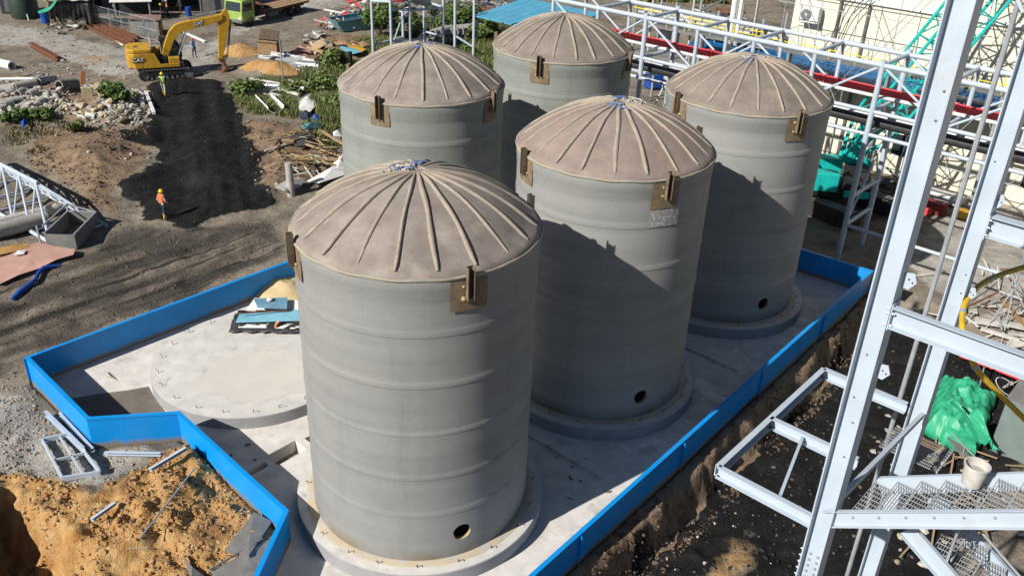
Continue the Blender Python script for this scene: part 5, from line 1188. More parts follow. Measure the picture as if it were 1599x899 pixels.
# ------------------------------------------------------------------ grey post frames behind the left back tank
def post_frames():
    t = thing('post_frames', 'tall grey steel post frames standing behind the left back tank', 'steel frame', at(610, 88))
    F = {}; 
    for nm, (x, y) in dict(a=(583, 86), b=(612, 96), c=(641, 92), d=(663, 76), e=(692, 84), f=(710, 98), g=(739, 102), h=(630, 78)).items():
        p = at(x, y); F[nm] = p; hh = 6.8 if nm not in 'h' else 3.6
        tb(p - Vector((0, 0, .1)), p + Vector((0, 0, hh)), .13, 'post', 'steel', t)
    def bm_(a, za, b_, zb_, r=.1): tb(F[a] + Vector((0, 0, za)), F[b_] + Vector((0, 0, zb_)), r, 'rail', 'steel', t)
    bm_('b', 4.6, 'c', 4.3); bm_('b', 1.8, 'c', 1.6); bm_('d', 4.4, 'e', 4.2); bm_('c', 1.6, 'e', 1.8); bm_('d', 1.6, 'e', 1.6); bm_('c', 4.3, 'e', 4.2); bm_('c', 1.0, 'e', 4.2, .07); bm_('b', 1.2, 'h', 3.2, .07); bm_('a', .9, 'h', 1.2, .08); bm_('f', 2.4, 'g', 1.6, .1); bm_('h', 3.2, 'c', 4.3, .07); bm_('a', 4.8, 'b', 5.2, .1)
    z = Vector((0, 0, 1)); p, q = F['b'] + z * 6.0, F['d'] + z * 4.4 + Vector((.3, -.5, 0))
    tag(MB().pipe(p, q, .42, .36, 18).build('large_grey_pipe', 'tube_grey', smooth=40), 'large dark grey pipe with a rusty open end lying in the post frames', 'pipe')
post_frames()
# ------------------------------------------------------------------ steel tower in the right foreground
C1 = Vector((4.82, 10.15, 0)); _c2 = DP(1567, 225, 14.0); C2 = Vector((_c2.x, _c2.y, 0)); D2 = azv(-41); DA = azv(49)
Zv = Vector((0, 0, 1))
_bm = MB().lathe([(.0215, 0), (.0215, .018), (.012, .02), (.012, .035), (.002, .036)], 6).mesh('bolt', 'galv')
def bolt(p, d, par, inv):
    o = put('bolt', _bm, par); o.matrix_parent_inverse = inv; o.location = p; o.rotation_euler = Vector(d).to_track_quat('Z', 'Y').to_euler(); return o
def tower():
    t = thing('steel_tower', 'pale grey steel tower with columns, beams and grating stair in the right foreground', 'steel tower', (C1.x, C1.y, hz(C1.x, C1.y))); inv = t.matrix_basis.inverted()
    for c_ in (C1, C2):
        z0 = hz(c_.x, c_.y) - .2; col = MB().ibeam(c_ + Zv * z0, c_ + Zv * 27, .30, .31, .02, .014, up=D2).build('column', 'steel', t)
        MB().box(c_ + Zv * (z0 + .22), (.6, .6, .04), math.radians(49)).build('base_plate', 'steel', t)
        for zz in (17.9, 17.55, 14.3, 13.6, 13.2, 12.6) if c_ is C1 else (15.9, 13.9, 13.55, 12.9):
            p = c_ - DA * .012 + D2 * RND.uniform(-.07, .07) + Zv * zz; MB().tube(p, p - DA * .006, .016, n=8).build('bolt_hole', 'steel_dark', col)
    # splice bolts low on the near column
    for r_ in range(7):
        for s in (-.06, .06):
            if r_ < 5: bolt(C1 - D2 * .155 - DA * (.02 + .1 * (s > 0)) + Zv * (10.25 + .13 * r_), -D2, t, inv)
            bolt(C1 - DA * .01 + D2 * s + Zv * (9.95 + .12 * r_), -DA, t, inv)
    # upper beam from the near column
    b0 = C1 + D2 * .165 - DA * .04 + Zv * 15.0; be = MB().chan(b0, b0 + D2 * 7.5, .11, .30, .014).build('beam', 'steel', t)
    MB().box(C1 + D2 * .163 + Zv * 15.0, (.02, .26, .38), math.radians(-41)).build('end_plate', 'steel', t)
    for zz in (-.12, .05, .13):
        bolt(C1 + D2 * .176 - DA * .10 + Zv * (15.0 + zz), D2, t, inv); bolt(C1 + D2 * .13 - DA * .12 + Zv * (15.0 + zz), -D2, t, inv)
    # beam from the far column with its end plate
    q = onv(1545, 352, C2, -41); b1 = C2 + D2 * .165 + Zv * q.z
    MB().ibeam(b1, b1 + D2 * 6, .22, .36, .016, .012).build('beam', 'steel', t); MB().box(C2 + D2 * .162 + Zv * q.z, (.02, .3, .42), math.radians(-41)).build('end_plate', 'steel', t)
    for zz in (-.13, 0, .13): bolt(C2 + D2 * .174 - DA * .12 + Zv * (q.z + zz), D2, t, inv)
    # gusset plates
    for c_, px, py, s in ((C1, 1420, 436, 1), (C1, 1379, 578, 1), (C2, 1516, 456, 1), (C2, 1560, 312, 1)):
        p = onv(px, py, c_ + DA * .02, -41); b_ = MB().slab2(p, D2, Zv, DA, [(-.16, -.12), (.02, -.14), (.10, -.02), (.05, .10), (-.16, .05)], .014).build('gusset_plate', 'steel', t)
        for k in (0, 1): hh = p - DA * .009 + D2 * (.0 + .05 * k) + Zv * (.0 - .03 * k); MB().tube(hh, hh - DA * .004, .012, n=8).build('bolt_hole', 'black', b_)
    # cantilever frame at mid height
    z = 11.15; F0 = Vector((3.49, 11.44, z)); F1 = Vector((6.11, 14.52, z)); F2 = F1 + D2 * 1.62; F3 = F0 + D2 * 1.75
    for a, b_, up in ((F0, F1, 1), (F1, F2, 1), (F0, F3, 1), (F0.lerp(F1, .455), F0.lerp(F1, .455) + D2 * 1.6, 1)):
        d = (b_ - a).normalized(); MB().prof(a - d * .0, b_, [(-.05, -.11), (.05, -.11), (.05, -.095), (-.036, -.095), (-.036, .095), (.05, .095), (.05, .11), (-.05, .11)]).build('frame_channel', 'steel', t)
    MB().bar(F0.lerp(F3, .6) + DA * .1, F0.lerp(F1, .455) + D2 * .62, .05, .05).build('frame_brace', 'steel', t)
    MB().bar(onv(1440, 648, C2 - DA * .25, -41), onv(1306, 783, C1 + DA * .25, -41), .07, .10).build('brace', 'steel', t); MB().bar(onv(1590, 0, C2 + D2 * .4, -41), onv(1598, 20, C2 + D2 * .4, -41), .05, .05).build('brace', 'steel', t)
    # upper flight of stairs rising to the right
    s0 = Vector((4.93, 10.05, 11.55)) - DA * .05; sl = math.tan(math.radians(33)); sd_ = (D2 + Zv * sl)
    Wd = .95; e = 5.0
    for off in (0, Wd):
        a = s0 + DA * off; MB().chan(a - sd_ * (.1 if off == 0 else -.25), a + sd_ * e, -.07 if off else .07, .26, .012).build('stringer', 'steel', t)
    tm = grating_tread(.26, Wd - .1)
    def tread(p, d):
        o = put('tread', tm, t); o.matrix_parent_inverse = inv; o.location = p; o.rotation_euler = (0, 0, math.atan2(d.y, d.x))
    k = 0
    while .3 + .30 * k < e: tread(s0 + DA * Wd * .5 + sd_ * (.32 + .30 * k) + Zv * .02, D2); k += 1
    for k in range(8): bolt(s0 - DA * .008 + sd_ * (.25 + .33 * k) + Zv * .02, -DA, t, inv)
    # landing and lower flight
    L0 = onv(1440, 836, C1 + DA * .35, -41); sd2 = (D2 - Zv * sl)
    for off in (0, .95):
        a = L0 + DA * off; MB().chan(a - D2 * .2, a + sd2 * 5, .07 if off == 0 else -.07, .28, .012).build('stringer', 'steel', t)
    for k in range(14): tread(L0 + DA * .475 + sd2 * (.3 + .30 * k) + Zv * .0, D2)
    lm = grating_tread(1.1, .9)
    p = onv(1430, 700, C2 + DA * .6, -41)
    for k in range(1):
        o = put('landing_grating', lm, t); o.matrix_parent_inverse = inv; o.location = p + D2 * 1.1 * k * .0 + DA * .92 * k; o.rotation_euler = (0, 0, math.radians(-41))
    # handrail tubes of the lower flight
    for off in (0, .95):
        a = L0 + DA * off; 
        for k in range(4): MB().tube(a + sd2 * (.4 + 1.1 * k), a + sd2 * (.4 + 1.1 * k) + Zv * .95, .021, n=6).build('handrail_post', 'galv', t)
        MB().tube(a + sd2 * .4 + Zv * .95, a + sd2 * 4 + Zv * .95, .021, n=6).build('handrail', 'galv', t)
    return t, s0, sd_
def grating_tread(dx, dy):
    b = MB(); n = max(6, int(dx / .034)); m_ = max(6, int(dy / .1))
    for i in range(n + 1): x = -dx / 2 + dx * i / n; b.box((x, 0, 0), (.007, dy, .03))
    for j in range(m_ + 1): y = -dy / 2 + dy * j / m_; b.box((0, y, .009), (dx, .009, .01))
    b.box((dx / 2 + .012, 0, -.004), (.018, dy, .05)); return b.mesh('tread', 'grating')
tower_t, st0, std_ = tower()
# scaffold pole beside the far column
pp = DP(1500, 305, 17.0); tag(MB().tube((pp.x, pp.y, hz(pp.x, pp.y)), (pp.x, pp.y, 26), .05, n=8).build('scaffold_pole', 'tube_grey', smooth=40), 'single upright scaffold pole between the two steel columns', 'pole')
# paint bucket on the stair
bp = st0 + DA * .70 + std_ * 1.42 + Zv * .16
bk = thing('bucket', 'dirty white plastic bucket of grey mortar standing on the grating stair', 'bucket', bp)
MB().lathe([(.005, 0), (.125, 0), (.16, .31), (.172, .315), (.172, .335), (.15, .335), (.145, .2), (.005, .2)], 28, bp).build('pail', 'white_dirty', bk, smooth=40)
MB().lathe([(.146, .212), (.005, .216)], 24, bp).build('mortar', 'concrete', bk); MB().path([bp + Vector((.17 * math.cos(a), .17 * math.sin(a), .31 - .1 * abs(math.sin(a)))) for a in np.linspace(0, 3.14, 10)], .004, 5).build('handle', 'steel_dark', bk)
# yellow hose hanging through the tower
hp = [(1640, 405, 16.5), (1599, 417, 16.3), (1562, 429, 16), (1532, 444, 15.6), (1511, 466, 15.2), (1503, 490, 14.9), (1504, 520, 14.6), (1513, 552, 14.5), (1528, 580, 14.6), (1552, 606, 14.8), (1580, 634, 15), (1620, 672, 15.2), (1680, 720, 15.4)]
hs = thing('yellow_hose', 'thick yellow hose hanging in a loop behind the steel beam', 'hose', DP(*hp[0])); fine = []
P_ = [DP(*q) for q in hp]
for i in range(len(P_) - 1):
    p0, p1, p2, p3 = P_[max(i - 1, 0)], P_[i], P_[i + 1], P_[min(i + 2, len(P_) - 1)]
    for k in range(5):
        u = k / 5; fine.append(.5 * ((2 * p1) + (p2 - p0) * u + (2 * p0 - 5 * p1 + 4 * p2 - p3) * u * u + (3 * p1 - p0 - 3 * p2 + p3) * u ** 3))
MB().path(fine, .05, 10).build('hose_body', 'hose_yellow', hs, smooth=60)
for k in (12, 24, 38): MB().tube(fine[k], fine[k + 1], .056, n=12).build('coupling', 'galv', hs, smooth=40)

# ------------------------------------------------------------------ cluttered yard below the tower
def yard():
    # green tarp over goods
    A, B, C_, D = (G(*q, -.2) for q in ((1452, 640), (1530, 690), (1566, 596), (1478, 560)))
    ctr = (A + B + C_ + D) / 4
    def f(u, v):
        p = A.lerp(B, u).lerp(D.lerp(C_, u), v); g_ = hz(p.x, p.y); e = min(1, 3.6 * min(u, 1 - u, v, 1 - v)) ** .5
        fb = lambda o, sc, oc=2: float(fbm(np.array([p.x + o]), np.array([p.y - o]), sc, oc)[0])
        fold = abs(fb(3, .9)) * .9 + abs(fb(9, .45)) * .5
        jx, jy = .14 * fb(20, .35), .14 * fb(31, .35)
        return (p.x + jx, p.y + jy, g_ + .06 + e * (1.35 + .7 * fb(0, 1.6) - fold) + .05 * fb(5, .2))
    tag(MB().grid(f, 64, 56).build('green_tarp', 'tarp_green', smooth=22, solid=.01), 'crumpled bright green tarpaulin draped over goods below the tower', 'tarpaulin')
    B2, C2_ = G(1500, 660, -.2), G(1545, 700, -.4)
    tag(MB().grid(lambda u, v: tuple(B2.lerp(C2_, v) + RU * (u - .5) * (1.2 - .5 * v) + Vector((0, 0, .7 - .55 * v + .16 * math.sin(u * 9 + v * 4) + .1 * math.sin(u * 17)))), 18, 12).build('tarp_flap', 'tarp_green', smooth=30, solid=.01), 'hanging green tarpaulin flap below the main tarpaulin', 'tarpaulin')
    rr = random.Random(12)
    for k in range(7):
        p0 = at(rr.uniform(1530, 1590), rr.uniform(560, 660), rr.uniform(.6, 1.6)); rad = rr.uniform(.25, .7); ph = rr.uniform(0, 6)
        pts = [p0 + Vector((rad * math.cos(a + ph), .4 * rad * math.sin(a), rad * .8 * math.sin(a + ph * .3))) for a in np.linspace(0, 4.6, 18)]
        one_ = MB().path(pts, .02, 5).build('cable_loop', 'white_dirty' if k % 3 else 'black', smooth=60); tag(one_, 'loose cable loop hanging by the container below the tower', 'cable', 'cable loops by the container')
    for k in range(26):
        a, b_ = (rr.uniform(1470, 1640), rr.uniform(430, 560)), (rr.uniform(-60, 60), rr.uniform(-40, 40)); z0_, z1_ = rr.uniform(.05, .9), rr.uniform(.05, .5)
        tag(MB().tube(at(*a, z0_), at(a[0] + b_[0], a[1] + b_[1], z1_), rr.choice([.03, .03, .05]), n=8).build('loose_tube', rr.choice(['tube_grey', 'galv', 'rust', 'white_dirty']), smooth=40), 'loose tube lying in the rubble at the right edge', 'tube', 'loose tubes at the right edge')
    for k in range(12):
        q = at(rr.uniform(1500, 1620), rr.uniform(460, 560), .12 + rr.uniform(0, .2))
        one('broken_board', BOARD, q, (rr.uniform(-.15, .15), rr.uniform(-.2, .2), rr.uniform(0, 3.1)), rr.uniform(.5, 1.2), 'broken board in the rubble at the right edge', 'board', 'broken boards at the right edge')
    p = at(1590, 690); ct = thing('site_container', 'grey-green steel container below the tower at the right edge', 'container', p, math.radians(49))
    MB().box((1.6, -.5, 1.2), (6, 2.4, 2.4)).build('shell', mat('grey_green', (.18, .23, .22), (.14, .18, .17), 1.2, .6), ct, bevel=.03, local=True)
    for k in range(14): MB().box((-1.2 + .43 * k, .715, 1.2), (.2, .03, 2.2)).build('corrugation', 'grey_green', ct, local=True)
    MB().box((1.6, -.5, 2.45), (6.1, 2.5, .08)).build('roof_plate', 'wall_grey', ct, local=True)
    beam = lambda a, b_, z0_, z1_, sz, lb, mt: tag(MB().ibeam(at(*a, z0_), at(*b_, z1_), sz, sz, .03, .02).build('steel_beam', mt), lb, 'beam')
    beam((1497, 565), (1640, 625), .5, .6, .3, 'red painted steel beam lying behind the green tarpaulin', 'red'); beam((1520, 560), (1650, 600), .35, .4, .3, 'rusty steel beam behind the red one near the tarpaulin', 'rust')
    for k, (a, b_, w_, lb) in enumerate((((1440, 640), (1520, 740), .28, 'broad grey timber sloping below the green tarpaulin'), ((1425, 690), (1470, 712), .4, 'ochre board lying at the foot of the far column'), ((1560, 470), (1599, 520), .2, 'brown timber leaning in the rubble at the right edge'), ((1530, 520), (1590, 540), .25, 'pale plank lying on debris at the right edge'))):
        tag(MB().bar(at(*a, .25), at(*b_, .3), w_, .12).build('timber', ('concrete_dark', 'plank', 'wood', 'white_dirty')[k], bevel=.01), lb, 'timber')
    # leaning scaffold tubes tied at a node
    nd = at(1568, 495, 1.6)
    for k, (x, y, dz) in enumerate(((1560, 552, 0), (1535, 520, .1), (1610, 480, .3), (1630, 540, 0), (1590, 420, 2.8), (1546, 480, .2))):
        tag(MB().tube(at(x, y, dz), nd + (nd - at(x, y, dz)) * .18, .03, n=8).build('scaffold_tube', 'tube_grey', smooth=40), ['scaffold tube leaning towards the bottom from the knot at the right edge', 'scaffold tube leaning left from the knot at the right edge', 'scaffold tube lying right from the knot near the right edge', 'scaffold tube sloping right and down from the knot', 'scaffold tube rising steeply from the knot at the right edge', 'short scaffold tube behind the knot at the right edge'][k], 'tube')
    tag(tb(at(1530, 590, .9), at(1500, 720, .3), .03, 'scaffold_tube', 'tube_grey', None), 'scaffold tube lying across the green tarpaulin', 'tube'); tag(tb(at(1480, 690, .5), at(1560, 770, .4), .03, 'scaffold_tube', 'tube_grey', None), 'scaffold tube below the green tarpaulin by the stair', 'tube')
    for k in range(70):
        x, y = RND.choice([(RND.uniform(1510, 1599), RND.uniform(470, 560)), (RND.uniform(1360, 1420), RND.uniform(650, 730)), (RND.uniform(1440, 1530), RND.uniform(690, 760)), (RND.uniform(1400, 1599), RND.uniform(800, 899))]); p = at(x, y); s = RND.uniform(.1, .38)
        one('debris_lump', ROCKS[k % 10], p + Vector((0, 0, s * .2)), (RND.uniform(-.4, .4), RND.uniform(-.4, .4), RND.uniform(0, 6.3)), (s * 1.4, s, s * .6), 'pale rubble lump on the ground below the steel tower', 'rubble lump', 'rubble below the steel tower')
    for k in range(22):
        p = at(RND.uniform(1420, 1599), RND.uniform(690, 899)); a = RND.uniform(0, 3.14); L = RND.uniform(.6, 2)
        one('lath', LATH, p + Vector((0, 0, .1 + RND.uniform(0, .2))), (0, RND.uniform(-.15, .15), a), (L, 1, 1), 'wooden lath lying in the clutter below the stair', 'lath', 'laths below the stair')
    # machine clutter beyond the right wall
    tag(MB().box(at(1460, 312, .4), (3.2, 1.2, .5), -.7).build('white_pallet', 'white', bevel=.03), 'white wrapped pallet lying beyond the right wall between the columns', 'pallet')
    tag(MB().box(at(1448, 330, .4), (2.0, .7, .7), -.7).build('red_skid', mat('dark_red', (.25, .03, .03), (.18, .025, .025), 2, .6), bevel=.03), 'dark red machine skid beside the white pallet', 'skid')
    tag(MB().lathe([(.01, 0), (.3, 0), (.3, .35), (.2, .42), (.01, .45)], 16, at(1447, 333, .0)).build('red_drum', 'red', smooth=40), 'small bright red drum at the foot of the steel column', 'drum')
    tag(MB().box(at(1500, 340, .3), (1.0, .6, .5), -.6).build('yellow_machine', 'yellow', bevel=.05), 'small yellow machine on the concrete beyond the right wall', 'machine')
    pm = at(1480, 262); pu = thing('pump_set', 'grey pump set with two round dark ports behind a railing near the cream building', 'pump', pm)
    MB().box(pm + Vector((0, 0, .9)), (2.4, 1.4, 1.8), -.7).build('casing', 'galv', pu, bevel=.08)
    for k in (-.55, .45): q = pm + RU * k - RN * .72 + Vector((0, 0, 1.2)); MB().tube(q, q - RN * .12, .28, n=18).build('port', 'black', pu, smooth=40)
    rl = thing('railing', 'thin grey railing in front of the pump set', 'railing', pm)
    for k in range(8): q = pm - RN * 1.6 + RU * (k * .9 - 3); MB().tube(q, q + Vector((0, 0, 1.1)), .025, n=6).build('baluster', 'tube_grey', rl)
    for z in (.55, 1.1): tb(pm - RN * 1.6 - RU * 3 + Vector((0, 0, z)), pm - RN * 1.6 + RU * 3.4 + Vector((0, 0, z)), .025, 'rail', 'tube_grey', rl, 6)
    tag(MB().bar(Vector((*(_B + Vector((-3.4, 2.9))), .4)), Vector((*(_B + Vector((1.3, -.9))), .4)) + Vector((.3, .6, 0)), .18, .7).build('yellow_beam', mat('ochre_paint', (.45, .26, .03), (.36, .2, .03), 1, .6), bevel=.02), 'ochre yellow beam lying just behind the far blue wall', 'beam')
BOARD = MB().box((0, 0, 0), (1.3, .5, .04)).mesh('broken_board', 'white_dirty')
LATH = MB().box((0, 0, 0), (1, .06, .03)).mesh('lath', 'plank')
yard()
# ------------------------------------------------------------------ vegetation
def blades(poly_px, n, h0, h1, mt, name, lab, seed, w_=.032, lean=.6):
    rr = random.Random(seed); b = MB(); xs = [p[0] for p in poly_px]; ys = [p[1] for p in poly_px]; k = 0
    pw = zone(poly_px)
    for _ in range(n * 3):
        if k >= n: break
        px, py = rr.uniform(min(xs), max(xs)), rr.uniform(min(ys), max(ys))
        g_ = G(px, py)
        if sdpoly(np.array([g_.x]), np.array([g_.y]), pw)[0] > 0: continue
        if float(fbm(np.array([g_.x]), np.array([g_.y]), 3.0, 3)[0]) < -.16: continue
        k += 1; cx, cy = g_.x, g_.y; z = hz(cx, cy)
        for q in range(9):
            x, y = cx + rr.gauss(0, .2), cy + rr.gauss(0, .2); a = rr.uniform(0, 6.28); h = rr.uniform(h0, h1); l = h * rr.uniform(.1, lean); w2 = w_ * rr.uniform(.6, 1.2)
            dx, dy = math.cos(a), math.sin(a); lx, ly = math.cos(a + 1.4) * l, math.sin(a + 1.4) * l; o = len(b.v)
            b.v += [(x - dx * w2, y - dy * w2, z - .03), (x + dx * w2, y + dy * w2, z - .03), (x + lx * .4 + dx * w2 * .8, y + ly * .4 + dy * w2 * .8, z + h * .6), (x + lx * .4 - dx * w2 * .8, y + ly * .4 - dy * w2 * .8, z + h * .6), (x + lx, y + ly, z + h)]
            b.f += [(o, o + 1, o + 2, o + 3), (o + 3, o + 2, o + 4)]; mi = rr.randrange(3); b.mi += [mi, mi]
    return stuff(b.build(name, mt), lab)
blades([(365, 132), (400, 122), (440, 125), (470, 150), (480, 185), (400, 182), (372, 165)], 900, .12, .55, ['leaf_a', 'leaf_b', 'straw'], 'grass', 'patchy green grass beside the black ramp', 1)
blades([(470, 118), (530, 100), (545, 95), (535, 200), (510, 200), (485, 160)], 1100, .3, 1.15, ['leaf_a', 'leaf_b', 'straw'], 'tall_grass', 'tall green reedy grass against the left back tank', 2, .036)
blades([(720, 70), (775, 55), (775, 120), (740, 110)], 600, .4, 1.3, ['leaf_a', 'leaf_b', 'straw'], 'tall_grass', 'tall green grass between the two back tanks', 3, .036)
blades([(560, 60), (620, 60), (620, 80), (560, 85), (520, 98)], 350, .2, .5, ['straw', 'leaf_b', 'leaf_a'], 'grass', 'dry short grass below the scrap heap', 4)
blades([(0, 190), (90, 180), (120, 205), (60, 240), (0, 240)], 160, .1, .3, ['straw', 'straw', 'bark'], 'weeds', 'low dry weeds below the rubble at the left edge', 5)
blades([(980, -8), (1140, -8), (1130, 6), (1000, 4)], 500, .3, 1.0, ['leaf_b', 'leaf_a', 'straw'], 'grass', 'green grass strip at the top behind the pipe rack', 6, .1)
blades([(480, 195), (530, 195), (535, 230), (500, 235)], 200, .2, .6, ['straw', 'leaf_b', 'leaf_a'], 'grass', 'low grass beside the left back tank foot', 8)
def bush(px, py, r, h, label, seed, n=900, mts=('leaf_c', 'leaf_a', 'leaf_b')):
    rr = random.Random(seed); p = at(px, py); t = thing('bush', label, 'bush', p); b = MB(); s_ = MB()
    cl = [(Vector((rr.gauss(0, .45) * r, rr.gauss(0, .45) * r, h * rr.uniform(.35, .9))), rr.uniform(.28, .55) * r) for _ in range(11)]
    for c_, _ in cl: s_.path([p, p + c_ * .5 + Vector((0, 0, .1)), p + c_], [.05, .03, .012], 5)
    for k in range(n):
        c_, cr = cl[k % len(cl)]; d = Vector((rr.gauss(0, 1), rr.gauss(0, 1), rr.gauss(0, .9))).normalized(); q = p + c_ + d * cr * rr.uniform(.55, 1.05); q.z = max(q.z, p.z + .05)
        a = Vector((rr.gauss(0, 1), rr.gauss(0, 1), rr.gauss(0, .7))).normalized(); e = a.cross(d); e = e.normalized() if e.length > .01 else Vector((1, 0, 0)); L = rr.uniform(.1, .2) * (1 + r * .15); W_ = L * .5; o = len(b.v)
        b.v += [tuple(q - a * L), tuple(q + e * W_), tuple(q + a * L), tuple(q - e * W_)]; b.f.append((o, o + 1, o + 2, o + 3)); b.mi.append(rr.choices((0, 1, 2), (2, 3, 2))[0])
    stuff(b.build('foliage', list(mts), t)); s_.build('stem', 'bark', t)
bush(592, 58, 2.0, 3.0, 'large green bush between two steel posts behind the left back tank', 1, 2600); bush(722, 48, 1.9, 2.8, 'bright green bush right of the scrap pipes behind the left back tank', 2, 2200); bush(700, 58, 1.4, 2.2, 'green bush beside the tallest steel frame post', 3, 1500); bush(752, 72, 1.6, 2.2, 'leafy bush between the two back tanks', 4, 1800)
bush(725, 92, 1.0, 1.0, 'low green bush at the foot of the post between the back tanks', 5, 900); bush(174, 150, .8, .7, 'dark green bush growing in the middle of the rubble', 6, 1100); bush(33, 188, .85, .6, 'olive green bush, left one of two below the rubble', 7, 900); bush(66, 186, .75, .6, 'light green bush, right one of two below the rubble', 8, 800); bush(122, 206, .55, .7, 'small yellowish bush on the brown bank below the rubble', 9, 500, ('leaf_b', 'leaf_a', 'straw'))
bush(520, 118, 1.5, 1.9, 'bright green bush at the upper left of the left back tank', 21, 1500, ('leaf_a', 'leaf_b', 'leaf_b')); bush(508, 150, 1.2, 1.5, 'green bush beside the white plastic cover', 22, 1200, ('leaf_a', 'leaf_b', 'leaf_b')); bush(524, 176, 1.0, 1.3, 'bushy green growth touching the left back tank', 23, 900, ('leaf_a', 'leaf_b', 'leaf_b')); bush(392, 150, 1.1, 1.0, 'green bush at the right edge of the black ramp', 24, 1000, ('leaf_a', 'leaf_b', 'leaf_b')); bush(455, 150, 1.0, .9, 'low green bush between the loose poles', 25, 800, ('leaf_a', 'leaf_b', 'straw'))
bush(192, 158, .8, .7, 'small green bush at the right end of the rubble', 10, 500); bush(650, 55, 1.5, 2.0, 'shaded green bush under the large grey pipe', 12, 1200)

# ------------------------------------------------------------------ scrap heaps
SC = {}
def scrap_mesh(kind, mt):
    if (kind, mt) in SC: return SC[kind, mt]
    b = MB()
    if kind == 'bar': b.bar((-1, 0, 0), (1, 0, 0), .1, .08)
    elif kind == 'tube': b.tube((-1, 0, 0), (1, 0, 0), .08, n=8)
    elif kind == 'angle': b.box((0, 0, 0), (2, .16, .02)).box((0, .08, .08), (2, .02, .16))
    elif kind == 'plate': b.grid(lambda u, v: (u * 1.2 - .6, v * .8 - .4, .12 * math.sin(u * 4 + v * 2)), 5, 4)
    elif kind == 'bent': b.path([(-.9, 0, 0), (-.3, .1, .25), (.2, 0, .3), (.7, .3, 0)], .05, 6)
    elif kind == 'block': b.box((0, 0, 0), (.6, .4, .35))
    me = b.mesh('scrap_piece', mt); SC[kind, mt] = me; return me
def heap(poly, n, kinds, mts, hmax, label, group, sc=(.5, 1.1), seed=1, name='scrap_piece', cat='scrap', tilt=.5, az=None):
    rr = random.Random(seed); xs = [p[0] for p in poly]; ys = [p[1] for p in poly]; pw = zone(poly); k = 0
    while k < n:
        px, py = rr.uniform(min(xs), max(xs)), rr.uniform(min(ys), max(ys)); g_ = at(px, py); sd_ = sdpoly(np.array([g_.x]), np.array([g_.y]), pw)[0]
        if sd_ > 0: continue
        s = rr.uniform(*sc); z = rr.random() ** .8 * min(1, -sd_ / 1.5 + .15) * hmax
        one(name, scrap_mesh(rr.choice(kinds), rr.choice(mts)), g_ + Vector((0, 0, z + .08)), (rr.uniform(-.6, .6), rr.uniform(-tilt, tilt), rr.uniform(0, 6.28) if az is None else az + rr.gauss(0, .12)), s, label, cat, group); k += 1
K = ['bar', 'tube', 'angle', 'plate', 'bent', 'plate', 'block']
heap([(495, 45), (520, 25), (570, 0), (640, -5), (640, 15), (580, 45), (530, 55)], 120, K, ['rust', 'galv', 'white_dirty', 'concrete_dark', 'galv', 'red', 'white'], 1.6, 'twisted piece in the mixed scrap heap above the teal skip', 'scrap heap above the teal skip', (.45, 1.2), 1, 'twisted_scrap')
heap([(475, 58), (500, 50), (512, 62), (490, 72), (475, 70)], 26, ['block', 'plate', 'tube', 'bar'], ['white_dirty', 'galv', 'wall_dark', 'concrete'], .6, 'grey scrap piece in the small pile beside the upper road', 'small scrap pile by the upper road', (.4, .8), 2)
heap([(735, 15), (760, -5), (800, -5), (840, 8), (800, 40), (770, 45), (735, 35)], 110, K, ['wall_dark', 'steel_dark', 'galv', 'white_dirty', 'tarp_blue', 'wall_dark', 'rust'], 1.6, 'dark scrap piece in the heap behind the gap of the back tanks', 'dark scrap heap behind the back tanks', (.4, 1.1), 3, 'dark_scrap')
heap([(640, 5), (740, 5), (740, 45), (690, 50), (640, 45)], 70, ['tube', 'bar', 'bent', 'plate', 'tube'], ['galv', 'wall_grey', 'white_dirty', 'rust', 'steel_dark'], 1.0, 'loose metal length lying among the steel post frames', 'loose metal among the post frames', (.6, 1.4), 4, 'metal_length')
heap([(425, 88), (450, 88), (505, 112), (500, 122), (470, 118), (430, 100)], 60, ['bar', 'angle', 'tube'], ['galv', 'white_dirty', 'galv', 'white', 'wall_grey'], .7, 'grey steel bar in the long bundle beside the orange sand', 'bundle of steel bars by the orange sand', (1.2, 2.2), 5, 'steel_bar', 'bar', .08, math.radians(-22))
heap([(445, 215), (480, 205), (530, 235), (535, 280), (480, 290), (440, 270), (430, 235)], 90, ['bar', 'bent', 'tube', 'bar', 'bent'], ['plank', 'straw', 'white_dirty', 'bark', 'plank'], .5, 'broken timber stick in the debris left of the back tank', 'timber debris left of the back tank', (.3, .9), 6, 'broken_stick', 'stick', .25)
heap([(378, 135), (430, 128), (500, 135), (520, 160), (480, 165), (400, 150)], 22, ['tube', 'bar'], ['galv', 'wall_grey', 'white_dirty'], .4, 'thin pole lying loose in the grass beside the ramp', 'thin poles in the grass', (1.0, 2.4), 7, 'thin_pole', 'pole', .15)
heap([(458, 84), (500, 66), (560, 62), (585, 80), (540, 98), (480, 100)], 26, ['plate', 'plate', 'bar'], ['plank', 'wood', 'plank', 'pink'], .35, 'brown plywood piece lying flat below the scrap heap', 'plywood pieces below the scrap heap', (1.0, 1.9), 8, 'plywood_piece', 'plywood', .06)
heap([(70, 42), (130, 35), (135, 48), (95, 55)], 30, K, ['white_dirty', 'wall_dark', 'galv', 'wall_dark'], .5, 'small scrap piece in front of the black shelter', 'scrap in front of the black shelter', (.3, .7), 9)
heap([(10, 120), (100, 90), (150, 100), (60, 128)], 24, ['bent', 'bar', 'block'], ['white_dirty', 'concrete', 'plank'], .15, 'small litter piece on the soil above the rubble', 'litter above the rubble', (.2, .6), 10, 'litter', 'litter', .1)
